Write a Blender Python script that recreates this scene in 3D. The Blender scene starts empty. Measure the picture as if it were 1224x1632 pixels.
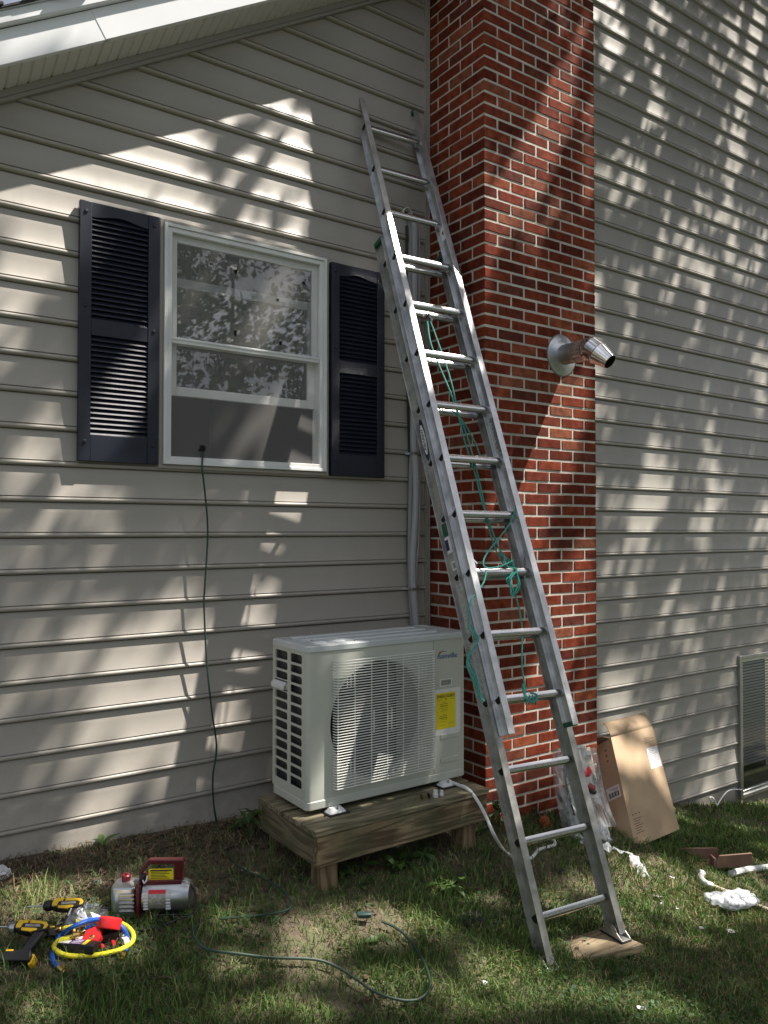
import bpy, math, random
import numpy as np
from mathutils import Vector, Matrix
random.seed(7); rng = np.random.default_rng(7)
SC = bpy.context.scene
COL = SC.collection
R = math.radians

# ------------------------------------------------------------------ camera
F_PX, YAW, PITCH, ROLL = 1263.05, 0.612793, 0.021429, 0.0008
C0 = Vector((-3.05842, -3.85703, 0.017635))
fw = Vector((math.sin(YAW)*math.cos(PITCH), math.cos(YAW)*math.cos(PITCH), math.sin(PITCH)))
r0 = Vector((math.cos(YAW), -math.sin(YAW), 0)); u0 = r0.cross(fw)
rt = r0*math.cos(ROLL)+u0*math.sin(ROLL); up = -r0*math.sin(ROLL)+u0*math.cos(ROLL)
cd = bpy.data.cameras.new("camera"); cam = bpy.data.objects.new("camera", cd); COL.objects.link(cam)
cam.matrix_world = Matrix(((rt.x, up.x, -fw.x, C0.x), (rt.y, up.y, -fw.y, C0.y), (rt.z, up.z, -fw.z, C0.z), (0, 0, 0, 1)))
cd.sensor_fit = 'VERTICAL'; cd.sensor_height = 36; cd.lens = 36*F_PX/1632
cd.clip_start = .05; cd.clip_end = 500
SC.camera = cam

# ------------------------------------------------------------------ sky, sun, exposure
SA, SB = 1.69, 3.05                       # sunlight runs along (-SA, 1, -SB)
sun_dir = Vector((SA, -1, SB)).normalized()
w = bpy.data.worlds.new("World"); SC.world = w; w.use_nodes = True
nt = w.node_tree; bg = nt.nodes["Background"]
sky = nt.nodes.new("ShaderNodeTexSky"); sky.sky_type = 'NISHITA'; sky.sun_disc = False
sky.sun_elevation = math.asin(sun_dir.z); sky.sun_rotation = math.atan2(sun_dir.x, sun_dir.y)
sky.air_density = 1.0; sky.dust_density = 2.5; sky.ozone_density = 1.0
tc = nt.nodes.new('ShaderNodeTexCoord'); cn = nt.nodes.new('ShaderNodeTexNoise'); cn.inputs['Scale'].default_value = 2.2; cn.inputs['Detail'].default_value = 7
nt.links.new(tc.outputs['Generated'], cn.inputs[0]); cr = nt.nodes.new('ShaderNodeValToRGB'); cr.color_ramp.elements[0].position = .42; cr.color_ramp.elements[1].position = .62
nt.links.new(cn.outputs[0], cr.inputs[0]); cm = nt.nodes.new('ShaderNodeMix'); cm.data_type = 'RGBA'; cm.inputs[7].default_value = (8, 8.1, 8.3, 1)
nt.links.new(cr.outputs[0], cm.inputs[0]); nt.links.new(sky.outputs[0], cm.inputs[6]); nt.links.new(cm.outputs[2], bg.inputs[0]); bg.inputs[1].default_value = 0.052
sl = bpy.data.lights.new("sun", 'SUN'); sl.energy = 5.0; sl.angle = R(.55); sl.color = (1, .93, .84)
so = bpy.data.objects.new("sun", sl); COL.objects.link(so)
so.rotation_euler = sun_dir.to_track_quat('Z', 'Y').to_euler(); so.location = (10, -8, 14)
SC.view_settings.view_transform = 'Standard'; SC.view_settings.look = 'None'
SC.view_settings.gamma = 1; SC.view_settings.use_curve_mapping = False
SC.view_settings.exposure = 1.03
SC.cycles.max_bounces = 8; SC.cycles.transparent_max_bounces = 24

# ------------------------------------------------------------------ photo points on real surfaces
def ray(x, y): return (fw+rt*((x-612)/F_PX)-up*((y-816)/F_PX))
def onY(x, y, Y=0): d = ray(x, y); return C0+d*((Y-C0.y)/d.y)
def onX(x, y, X=0): d = ray(x, y); return C0+d*((X-C0.x)/d.x)
def onP(x, y, o, n): d = ray(x, y); return C0+d*((o-C0).dot(n)/d.dot(n))
WX = [-30, -4, -2.4, -1.27, -.42, .45, .95, 1.5, 2.47, 3.5, 6, 30]
WZ = [-1.3, -1.36, -1.44, -1.505, -1.53, -1.645, -1.76, -1.92, -2.17, -2.35, -2.6, -2.9]
YY = [-40, -8, -4, -1.5, -.8, -.25, 0, 40]
YZ = [-1.6, -1.0, -.62, -.29, -.07, -.01, 0, 0]
def bump2(x, y):
    return .012*np.sin(3.1*x+1.3*y)*np.sin(2.3*y-1.1*x)+.006*np.sin(9.3*x+4*y)*np.sin(8.1*y)+.003*np.sin(23*x-7*y)*np.sin(19*y+3*x)
def zg(x, y): return np.interp(x, WX, WZ)+np.interp(y, YY, YZ)+bump2(np.asarray(x, float), np.asarray(y, float))
def onG(x, y, h=0):
    d = ray(x, y); t = np.arange(1.2, 12, .004)
    X = C0.x+d.x*t; Y = C0.y+d.y*t; Z = C0.z+d.z*t
    i = int(np.argmax(Z < zg(X, Y)+h)); return Vector((X[i], Y[i], Z[i]))
def gz(x, y): return float(zg(x, y))

# ------------------------------------------------------------------ mesh helpers
class MB:
    def __init__(s): s.v = []; s.f = []; s.m = []; s.mi = 0
    def add(s, vs, fs):
        b = len(s.v); s.v += [Vector(a) for a in vs]; s.f += [[i+b for i in f] for f in fs]; s.m += [s.mi]*len(fs); return s
    def box(s, lo, hi, M=None):
        x0, y0, z0 = lo; x1, y1, z1 = hi
        vs = [(x0, y0, z0), (x1, y0, z0), (x1, y1, z0), (x0, y1, z0), (x0, y0, z1), (x1, y0, z1), (x1, y1, z1), (x0, y1, z1)]
        if M: vs = [M @ Vector(a) for a in vs]
        return s.add(vs, [(0, 3, 2, 1), (4, 5, 6, 7), (0, 1, 5, 4), (1, 2, 6, 5), (2, 3, 7, 6), (3, 0, 4, 7)])
    def tube(s, path, r, n=8, cap=True, closed=False):
        path = [Vector(a) for a in path]; k = len(path); rs = r if isinstance(r, (list, tuple)) else [r]*k
        t0 = (path[1]-path[0]).normalized(); a = t0.orthogonal().normalized(); vs = []
        for i, q in enumerate(path):
            t = ((path[min(i+1, k-1)]-path[max(i-1, 0)])).normalized()
            a = (a-t*a.dot(t)).normalized(); b = t.cross(a)
            vs += [q+(a*math.cos(2*math.pi*j/n)+b*math.sin(2*math.pi*j/n))*rs[i] for j in range(n)]
        fs = [(i*n+j, i*n+(j+1) % n, (i+1)*n+(j+1) % n, (i+1)*n+j) for i in range(k-1) for j in range(n)]
        if cap: fs += [tuple(range(n))[::-1], tuple((k-1)*n+j for j in range(n))]
        return s.add(vs, fs)
    def lathe(s, prof, M=None, n=24, cap=True):     # prof: (radius, height) along local z
        vs = []; k = len(prof)
        for r_, h in prof: vs += [Vector((r_*math.cos(2*math.pi*j/n), r_*math.sin(2*math.pi*j/n), h)) for j in range(n)]
        if M: vs = [M @ a for a in vs]
        fs = [(i*n+j, i*n+(j+1) % n, (i+1)*n+(j+1) % n, (i+1)*n+j) for i in range(k-1) for j in range(n)]
        if cap: fs += [tuple(range(n))[::-1], tuple((k-1)*n+j for j in range(n))]
        return s.add(vs, fs)
    def prism(s, poly, y0, y1, M=None):             # poly in x,z ; extruded along y
        n = len(poly); vs = [Vector((a, y0, b)) for a, b in poly]+[Vector((a, y1, b)) for a, b in poly]
        if M: vs = [M @ a for a in vs]
        return s.add(vs, [tuple(range(n)), tuple(range(2*n-1, n-1, -1))]+[(i, i+n, (i+1) % n+n, (i+1) % n) for i in range(n)])
    def frame(s, o, i, y0, y1, M=None):             # rectangular frame, o/i = (x0,z0,x1,z1)
        ox0, oz0, ox1, oz1 = o; ix0, iz0, ix1, iz1 = i
        s.box((ox0, y0, oz0), (ix0, y1, oz1), M); s.box((ix1, y0, oz0), (ox1, y1, oz1), M)
        s.box((ix0, y0, oz0), (ix1, y1, iz0), M); s.box((ix0, y0, iz1), (ix1, y1, oz1), M); return s

def mesh_from(name, mb, mats, off=Vector((0, 0, 0)), smooth=None):
    me = bpy.data.meshes.new(name)
    me.from_pydata([tuple(a-off) for a in mb.v], [], mb.f)
    for m in (mats if isinstance(mats, (list, tuple)) else [mats]): me.materials.append(m)
    if any(mb.m): me.polygons.foreach_set('material_index', mb.m)
    if smooth:
        me.shade_smooth(); me.set_sharp_from_angle(angle=R(smooth))
    me.update(); return me
def link(name, me, parent=None, loc=None, rot=None):
    o = bpy.data.objects.new(name, me); COL.objects.link(o)
    if parent is not None: o.parent = parent
    if loc is not None: o.location = loc
    if rot is not None: o.rotation_euler = rot
    return o
def gpos(o):
    v = Vector((0, 0, 0))
    while o is not None: v = v+o.location; o = o.parent
    return v
def build(mb, name, m, parent=None, smooth=35, bevel=0, local=False, seg=2):
    off = Vector((0, 0, 0)) if (local or parent is None) else gpos(parent)
    o = link(name, mesh_from(name, mb, m, off, smooth), parent)
    if bevel:
        b = o.modifiers.new('bevel', 'BEVEL'); b.width = bevel; b.segments = seg; b.limit_method = 'ANGLE'; b.angle_limit = R(40)
    return o
def tag(o, label=None, cat=None, group=None, kind=None):
    if label: o['label'] = label
    if cat: o['category'] = cat
    if group: o['group'] = group
    if kind: o['kind'] = kind
    return o
def thing(name, label, cat, loc=(0, 0, 0), rot=None, group=None):
    o = link(name, None, None, Vector(loc), rot); o.empty_display_size = .1
    return tag(o, label, cat, group)
def solo(mb, name, m, label, cat, group=None, smooth=35, bevel=0, base=None):
    """a thing that is one mesh, origin at its base"""
    c = sum(mb.v, Vector())/len(mb.v); z = min(a.z for a in mb.v)
    off = Vector(base) if base is not None else Vector((c.x, c.y, z))
    o = link(name, mesh_from(name, mb, m, off, smooth), None, off)
    if bevel:
        b = o.modifiers.new('bevel', 'BEVEL'); b.width = bevel; b.segments = 2; b.limit_method = 'ANGLE'
    return tag(o, label, cat, group)
def spline(pts, n=8):
    P = [Vector(p) for p in pts]; P = [P[0]*2-P[1]]+P+[P[-1]*2-P[-2]]; o = []
    for i in range(1, len(P)-2):
        for k in range(n):
            t = k/n; a, b, c, d = P[i-1:i+3]
            o.append(.5*((2*b)+(c-a)*t+(2*a-5*b+4*c-d)*t*t+(3*b-a-3*c+d)*t**3))
    return o+[P[-2]]
def basis(o, x, y, z):
    return Matrix(((x.x, y.x, z.x, o.x), (x.y, y.y, z.y, o.y), (x.z, y.z, z.z, o.z), (0, 0, 0, 1)))

# ------------------------------------------------------------------ materials
def mat(name, col, rough=.5, metal=0, var=0, vs=8, bump=0, bs=60, spec=.5, col2=None, stretch=None, rrand=0, coat=0, dist=.002):
    m = bpy.data.materials.new(name); m.use_nodes = True; t = m.node_tree; b = t.nodes['Principled BSDF']
    b.inputs['Base Color'].default_value = (*col, 1); b.inputs['Roughness'].default_value = rough
    b.inputs['Metallic'].default_value = metal; b.inputs['Specular IOR Level'].default_value = spec
    if coat: b.inputs['Coat Weight'].default_value = coat
    g = t.nodes.new('ShaderNodeNewGeometry'); src = g.outputs['Position']
    if stretch:
        mp = t.nodes.new('ShaderNodeMapping'); mp.inputs['Scale'].default_value = stretch
        t.links.new(src, mp.inputs[0]); src = mp.outputs[0]
    if var or col2 or rrand:
        n = t.nodes.new('ShaderNodeTexNoise'); n.inputs['Scale'].default_value = vs; n.inputs['Detail'].default_value = 6
        t.links.new(src, n.inputs[0])
        r = t.nodes.new('ShaderNodeValToRGB'); r.color_ramp.elements[0].position = .3; r.color_ramp.elements[1].position = .7
        a = col2 if col2 else tuple(c*(1-var) for c in col); c_ = col if col2 else tuple(min(1, c*(1+var)) for c in col)
        r.color_ramp.elements[0].color = (*a, 1); r.color_ramp.elements[1].color = (*c_, 1)
        t.links.new(n.outputs[0], r.inputs[0]); t.links.new(r.outputs[0], b.inputs['Base Color'])
        if rrand:
            mr = t.nodes.new('ShaderNodeMapRange'); mr.inputs[3].default_value = max(.02, rough-rrand); mr.inputs[4].default_value = rough+rrand
            t.links.new(n.outputs[0], mr.inputs[0]); t.links.new(mr.outputs[0], b.inputs['Roughness'])
    if bump:
        n2 = t.nodes.new('ShaderNodeTexNoise'); n2.inputs['Scale'].default_value = bs; n2.inputs['Detail'].default_value = 4
        t.links.new(src, n2.inputs[0])
        bp = t.nodes.new('ShaderNodeBump'); bp.inputs['Strength'].default_value = bump; bp.inputs['Distance'].default_value = dist
        t.links.new(n2.outputs[0], bp.inputs['Height']); t.links.new(bp.outputs[0], b.inputs['Normal'])
    return m

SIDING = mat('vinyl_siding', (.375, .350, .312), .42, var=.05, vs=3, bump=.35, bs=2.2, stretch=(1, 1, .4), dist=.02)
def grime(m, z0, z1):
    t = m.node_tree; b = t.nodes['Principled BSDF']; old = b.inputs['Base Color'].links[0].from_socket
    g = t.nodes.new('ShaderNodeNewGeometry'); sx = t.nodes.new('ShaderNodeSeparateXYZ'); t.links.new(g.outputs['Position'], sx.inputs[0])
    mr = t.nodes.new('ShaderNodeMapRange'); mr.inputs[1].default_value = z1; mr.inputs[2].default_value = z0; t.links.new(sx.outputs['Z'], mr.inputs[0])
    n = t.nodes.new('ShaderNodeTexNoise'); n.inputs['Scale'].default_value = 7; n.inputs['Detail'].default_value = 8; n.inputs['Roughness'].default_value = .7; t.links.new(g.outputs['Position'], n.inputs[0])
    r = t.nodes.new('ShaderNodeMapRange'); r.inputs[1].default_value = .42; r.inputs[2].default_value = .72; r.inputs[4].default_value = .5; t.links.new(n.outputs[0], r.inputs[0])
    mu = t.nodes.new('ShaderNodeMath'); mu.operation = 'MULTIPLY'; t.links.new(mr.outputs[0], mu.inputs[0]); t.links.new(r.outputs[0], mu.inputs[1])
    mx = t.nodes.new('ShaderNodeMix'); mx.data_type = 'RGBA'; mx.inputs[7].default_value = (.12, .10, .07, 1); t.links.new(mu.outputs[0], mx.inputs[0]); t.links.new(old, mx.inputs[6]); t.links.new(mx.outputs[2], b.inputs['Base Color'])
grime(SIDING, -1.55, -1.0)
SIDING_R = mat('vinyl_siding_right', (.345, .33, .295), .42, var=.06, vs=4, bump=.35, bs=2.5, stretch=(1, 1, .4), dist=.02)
TRIM = mat('vinyl_trim', (.36, .335, .295), .45, var=.04)
BACKING = mat('sheathing', (.05, .05, .045), .9)
FOUND = mat('foundation', (.2, .19, .17), .9, var=.2, bump=.5, bs=40)
WHITE_AL = mat('white_aluminium', (.80, .82, .84), .28, var=.03, vs=2, bump=.25, bs=1.6, dist=.02)
SOFFIT = mat('soffit_vinyl', (.64, .63, .61), .45, var=.03)
SHINGLE = mat('asphalt_shingle', (.055, .055, .06), .95, var=.4, vs=60, bump=.6, bs=200)
WHITE_V = mat('white_vinyl', (.74, .75, .74), .35, var=.05, vs=6)
NAVY = mat('navy_vinyl', (.011, .014, .027), .42, var=.2, vs=5, bump=.5, bs=60, stretch=(1, 1, .06), dist=.001)
MORTAR = mat('mortar', (.55, .52, .45), .95, var=.25, vs=7, bump=.9, bs=150, dist=.004)
ALU = mat('ladder_aluminium', (.62, .63, .65), .36, metal=.85, var=.24, vs=14, bump=.25, bs=45, rrand=.12, dist=.001)
ALU_R = mat('rung_aluminium', (.60, .61, .62), .24, metal=1, var=.06, vs=9, rrand=.05)
ALU_D = mat('weathered_aluminium', (.42, .42, .40), .45, metal=.75, var=.25, vs=18, rrand=.1, bump=.2, bs=50)
STEEL = mat('galvanised_steel', (.55, .57, .58), .3, metal=1, var=.15, vs=30)
CHROME = mat('bright_steel', (.78, .78, .78), .12, metal=1, var=.08, vs=25, bump=.15, bs=30)
CRIMP = mat('crimped_steel', (.62, .60, .58), .30, metal=.85, var=.25, vs=40)
PLUG = mat('plug_teal', (.02, .05, .045), .5)
BLACK = mat('black_plastic', (.012, .012, .013), .45)
VOID = mat('dark_hollow', (.004, .004, .004), .9)
RUBBER = mat('rubber', (.02, .02, .022), .8)
GREEN_P = mat('green_plastic', (.01, .09, .045), .5)
AC_P = mat('ac_enamel', (.52, .54, .485), .33, var=.03, vs=5)
AC_T = mat('ac_top_enamel', (.55, .59, .60), .28, var=.04, vs=6)
AC_D = mat('ac_inside', (.035, .036, .034), .6)
COIL = mat('ac_coil', (.05, .055, .055), .45, metal=.6, var=.4, vs=3, stretch=(1, 120, 1))
ROPE = mat('teal_rope', (.04, .30, .25), .7, var=.35, vs=160, bump=.5, bs=300)
CORD = mat('green_cord', (.018, .045, .03), .5)
PIPEW = mat('grey_tape', (.36, .36, .38), .4, var=.06, vs=10)
WHITE_P = mat('white_plastic', (.72, .73, .74), .4, var=.05)
CARD = mat('cardboard', (.44, .32, .205), .85, var=.12, vs=5, bump=.2, bs=120)
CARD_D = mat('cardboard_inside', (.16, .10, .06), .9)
PAPER = mat('paper_label', (.75, .75, .77), .6, var=.06, vs=60)
INK = mat('black_ink', (.02, .02, .02), .6)
INK_C = mat('brown_ink', (.12, .07, .045), .8)
BLUE_INK = mat('blue_ink', (.02, .10, .28), .5)
NAVY_INK = mat('navy_ink', (.01, .015, .09), .45)
ORANGE_INK = mat('orange_ink', (.75, .33, .05), .5)
YELLOW = mat('yellow_label', (.80, .66, .01), .5)
YEL_P = mat('yellow_plastic', (.80, .50, .015), .4)
YEL_H = mat('yellow_hose', (.78, .70, .03), .38)
BLUE_H = mat('blue_hose', (.01, .08, .38), .38)
RED_P = mat('red_plastic', (.62, .02, .025), .35)
MAROON = mat('maroon_paint', (.085, .006, .012), .35)
SILVER = mat('cast_silver', (.46, .48, .50), .30, metal=.9, var=.08, vs=20)
BRASS = mat('brass', (.60, .42, .14), .25, metal=1)
STICKER = mat('silver_sticker', (.34, .34, .33), .35, metal=.4, var=.35, vs=120)
STICKER2 = mat('label_strip', (.50, .51, .50), .4, metal=.3, var=.12, vs=50)
CLAYP = mat('brown_plastic', (.20, .115, .085), .65, var=.2, vs=9)
RUST = mat('rust_foam', (.26, .085, .02), .9, var=.4, vs=60, bump=.8, bs=90, dist=.006)
INSUL = mat('white_insulation', (.70, .72, .72), .55, var=.05, bump=.4, bs=60)
PURPLE = mat('purple_label', (.10, .04, .20), .4)
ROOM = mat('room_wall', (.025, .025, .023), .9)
CURTAIN = mat('blind_white', (.62, .62, .6), .6)
TWIG = mat('stem_green', (.07, .11, .03), .7)
BARK = mat('bark', (.09, .07, .055), .9, var=.3, vs=12, bump=.9, bs=30, dist=.02)
STONE = mat('dark_clod', (.03, .028, .026), .95, var=.4, vs=20, bump=1, bs=60, dist=.01)

def wood_mat(name, base, dark, green=.0, axis='X'):
    m = bpy.data.materials.new(name); m.use_nodes = True; t = m.node_tree; b = t.nodes['Principled BSDF']
    b.inputs['Roughness'].default_value = .8
    g = t.nodes.new('ShaderNodeTexCoord'); mp = t.nodes.new('ShaderNodeMapping')
    mp.inputs['Scale'].default_value = (.9, 9, 9) if axis == 'X' else (9, 9, .9) if axis == 'Z' else (9, .9, 9)
    t.links.new(g.outputs['Object'], mp.inputs[0])
    oi = t.nodes.new('ShaderNodeObjectInfo'); ad = t.nodes.new('ShaderNodeVectorMath'); ad.operation = 'ADD'
    t.links.new(mp.outputs[0], ad.inputs[0]); t.links.new(oi.outputs['Random'], ad.inputs[1])
    n = t.nodes.new('ShaderNodeTexNoise'); n.inputs['Scale'].default_value = 1.3; n.inputs['Detail'].default_value = 2
    t.links.new(ad.outputs[0], n.inputs[0])
    mu = t.nodes.new('ShaderNodeMath'); mu.operation = 'MULTIPLY'; mu.inputs[1].default_value = 46
    si = t.nodes.new('ShaderNodeMath'); si.operation = 'SINE'
    t.links.new(n.outputs[0], mu.inputs[0]); t.links.new(mu.outputs[0], si.inputs[0])
    r = t.nodes.new('ShaderNodeValToRGB'); r.color_ramp.elements[0].color = (*dark, 1); r.color_ramp.elements[1].color = (*base, 1)
    r.color_ramp.elements[0].position = .0; r.color_ramp.elements[1].position = .75
    mr = t.nodes.new('ShaderNodeMapRange'); mr.inputs[1].default_value = -1
    t.links.new(si.outputs[0], mr.inputs[0]); t.links.new(mr.outputs[0], r.inputs[0])
    n2 = t.nodes.new('ShaderNodeTexNoise'); n2.inputs['Scale'].default_value = 5; n2.inputs['Detail'].default_value = 5
    g2 = t.nodes.new('ShaderNodeNewGeometry'); t.links.new(g2.outputs['Position'], n2.inputs[0])
    r2 = t.nodes.new('ShaderNodeValToRGB'); r2.color_ramp.elements[0].position = .42; r2.color_ramp.elements[1].position = .62
    mx = t.nodes.new('ShaderNodeMix'); mx.data_type = 'RGBA'; mx.inputs[7].default_value = (.075, .085, .04, 1)
    sc = t.nodes.new('ShaderNodeMath'); sc.operation = 'MULTIPLY'; sc.inputs[1].default_value = green
    t.links.new(n2.outputs[0], r2.inputs[0]); t.links.new(r2.outputs[0], sc.inputs[0]); t.links.new(sc.outputs[0], mx.inputs[0])
    t.links.new(r.outputs[0], mx.inputs[6]); t.links.new(mx.outputs[2], b.inputs['Base Color'])
    n3 = t.nodes.new('ShaderNodeTexNoise'); n3.inputs['Scale'].default_value = 14; n3.inputs['Detail'].default_value = 6
    t.links.new(ad.outputs[0], n3.inputs[0])
    bp = t.nodes.new('ShaderNodeBump'); bp.inputs['Strength'].default_value = .9; bp.inputs['Distance'].default_value = .004
    t.links.new(n3.outputs[0], bp.inputs['Height']); t.links.new(bp.outputs[0], b.inputs['Normal'])
    return m
WOOD = wood_mat('weathered_lumber', (.25, .185, .115), (.095, .06, .034), .6)
WOOD_Y = wood_mat('weathered_lumber_side', (.20, .165, .10), (.105, .08, .05), .8, 'Y')
WOOD_Z = wood_mat('post_lumber', (.25, .18, .105), (.115, .075, .04), .25, 'Z')
WOOD_T = wood_mat('decking_lumber', (.26, .225, .145), (.12, .10, .06), .6)
WOOD_B = wood_mat('board_lumber', (.33, .26, .165), (.20, .145, .085), .05)

def brick_mat():
    m = bpy.data.materials.new('brick'); m.use_nodes = True; t = m.node_tree; b = t.nodes['Principled BSDF']
    b.inputs['Roughness'].default_value = .85; b.inputs['Specular IOR Level'].default_value = .12
    g = t.nodes.new('ShaderNodeNewGeometry'); oi = t.nodes.new('ShaderNodeObjectInfo')
    a = t.nodes.new('ShaderNodeMath'); a.operation = 'ADD'; f = t.nodes.new('ShaderNodeMath'); f.operation = 'FRACT'
    t.links.new(g.outputs['Random Per Island'], a.inputs[0]); t.links.new(oi.outputs['Random'], a.inputs[1]); t.links.new(a.outputs[0], f.inputs[0])
    r = t.nodes.new('ShaderNodeValToRGB'); e = r.color_ramp.elements
    e[0].color = (.10, .020, .012, 1); e[1].color = (.30, .078, .034, 1)
    x = e.new(.25); x.color = (.195, .038, .019, 1); x = e.new(.6); x.color = (.245, .052, .024, 1); x = e.new(.85); x.color = (.12, .034, .024, 1); x = e.new(.93); x.color = (.27, .095, .055, 1)
    t.links.new(f.outputs[0], r.inputs[0])
    n = t.nodes.new('ShaderNodeTexNoise'); n.inputs['Scale'].default_value = 22; n.inputs['Detail'].default_value = 8
    t.links.new(g.outputs['Position'], n.inputs[0])
    r2 = t.nodes.new('ShaderNodeValToRGB'); r2.color_ramp.elements[0].position = .3; r2.color_ramp.elements[0].color = (.55, .56, .58, 1)
    r2.color_ramp.elements[1].position = .72; r2.color_ramp.elements[1].color = (1.25, 1.2, 1.15, 1)
    t.links.new(n.outputs[0], r2.inputs[0])
    mx = t.nodes.new('ShaderNodeMix'); mx.data_type = 'RGBA'; mx.blend_type = 'MULTIPLY'; mx.inputs[0].default_value = 1
    t.links.new(r.outputs[0], mx.inputs[6]); t.links.new(r2.outputs[0], mx.inputs[7])
    # smears of mortar left on the faces
    n4 = t.nodes.new('ShaderNodeTexNoise'); n4.inputs['Scale'].default_value = 9; n4.inputs['Detail'].default_value = 7; n4.inputs['Roughness'].default_value = .7
    t.links.new(g.outputs['Position'], n4.inputs[0])
    r4 = t.nodes.new('ShaderNodeValToRGB'); r4.color_ramp.elements[0].position = .66; r4.color_ramp.elements[1].position = .8
    r4.color_ramp.elements[1].color = (.5, .5, .5, 1); t.links.new(n4.outputs[0], r4.inputs[0])
    mx2 = t.nodes.new('ShaderNodeMix'); mx2.data_type = 'RGBA'; mx2.inputs[7].default_value = (.36, .24, .19, 1)
    t.links.new(r4.outputs[0], mx2.inputs[0]); t.links.new(mx.outputs[2], mx2.inputs[6]); t.links.new(mx2.outputs[2], b.inputs['Base Color'])
    n3 = t.nodes.new('ShaderNodeTexNoise'); n3.inputs['Scale'].default_value = 120; n3.inputs['Detail'].default_value = 6
    t.links.new(g.outputs['Position'], n3.inputs[0])
    bp = t.nodes.new('ShaderNodeBump'); bp.inputs['Strength'].default_value = .7; bp.inputs['Distance'].default_value = .003
    t.links.new(n3.outputs[0], bp.inputs['Height']); t.links.new(bp.outputs[0], b.inputs['Normal'])
    return m
BRICK = brick_mat()

def mix_transparent(name, col, fac, rough=.5, glossy=False, fres=None, noise=None):
    m = bpy.data.materials.new(name); m.use_nodes = True; t = m.node_tree; t.nodes.remove(t.nodes['Principled BSDF'])
    o = t.nodes['Material Output']; tr = t.nodes.new('ShaderNodeBsdfTransparent'); mx = t.nodes.new('ShaderNodeMixShader')
    s = t.nodes.new('ShaderNodeBsdfGlossy' if glossy else 'ShaderNodeBsdfDiffuse'); s.inputs['Color'].default_value = (*col, 1)
    if glossy: s.inputs['Roughness'].default_value = rough
    if fres:
        f = t.nodes.new('ShaderNodeFresnel'); f.inputs[0].default_value = fres; mm = t.nodes.new('ShaderNodeMath'); mm.operation = 'MULTIPLY_ADD'
        mm.inputs[1].default_value = fac; mm.inputs[2].default_value = .03; t.links.new(f.outputs[0], mm.inputs[0]); t.links.new(mm.outputs[0], mx.inputs[0])
    elif noise:
        tc = t.nodes.new('ShaderNodeNewGeometry'); n = t.nodes.new('ShaderNodeTexNoise'); n.inputs['Scale'].default_value = noise; n.inputs['Detail'].default_value = 5
        t.links.new(tc.outputs['Position'], n.inputs[0]); mr = t.nodes.new('ShaderNodeMapRange'); mr.inputs[1].default_value = .35; mr.inputs[2].default_value = .65
        mr.inputs[3].default_value = fac*.55; mr.inputs[4].default_value = min(1, fac*1.45)
        t.links.new(n.outputs[0], mr.inputs[0]); t.links.new(mr.outputs[0], mx.inputs[0])
    else: mx.inputs[0].default_value = fac
    t.links.new(tr.outputs[0], mx.inputs[1]); t.links.new(s.outputs[0], mx.inputs[2]); t.links.new(mx.outputs[0], o.inputs[0]); return m
GLASS = mix_transparent('window_glass', (.95, .97, 1), 3.0, .01, True, 1.5)
GLASS_D = mix_transparent('dim_glass', (.75, .78, .8), 1.1, .03, True, 1.5)
SCREEN = mix_transparent('insect_screen', (.62, .61, .60), .205)
FILM = mix_transparent('thin_film', (.75, .78, .8), .42, noise=25)
FILM_G = mix_transparent('clear_bag', (.9, .93, .96), 1.6, .12, True, 1.45)
BAGF = mix_transparent('bag_film', (.80, .82, .86), .34, noise=18)
WRAP = mix_transparent('white_wrap', (.74, .77, .80), .52, noise=40)

# ================================================================== GROUND
gx = np.concatenate([np.linspace(-30, -5, 18)[:-1], np.arange(-5, 7, .04), np.linspace(7, 40, 18)[1:]])
gy = np.concatenate([np.linspace(-40, -4, 20)[:-1], np.arange(-4, .3, .04), np.linspace(.3, 20, 8)[1:]])
GX, GY = np.meshgrid(gx, gy); GZ = zg(GX, GY)
V = np.stack([GX, GY, GZ], -1).reshape(-1, 3); nx, ny = len(gx), len(gy)
idx = np.arange(nx*ny).reshape(ny, nx)
Fq = np.stack([idx[:-1, :-1], idx[:-1, 1:], idx[1:, 1:], idx[1:, :-1]], -1).reshape(-1, 4)
def np_mesh(name, V, F, mats, cols=None):
    me = bpy.data.meshes.new(name); me.vertices.add(len(V)); me.vertices.foreach_set('co', V.astype(np.float32).ravel())
    k = F.shape[1]; me.loops.add(F.size); me.loops.foreach_set('vertex_index', F.astype(np.int32).ravel())
    me.polygons.add(len(F)); me.polygons.foreach_set('loop_start', np.arange(0, F.size, k, dtype=np.int32))
    me.update(calc_edges=True)
    if cols is not None:
        at = me.attributes.new('tint', 'FLOAT_COLOR', 'POINT'); at.data.foreach_set('color', cols.astype(np.float32).ravel())
    me.materials.append(mats); me.validate(); return me
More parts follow.
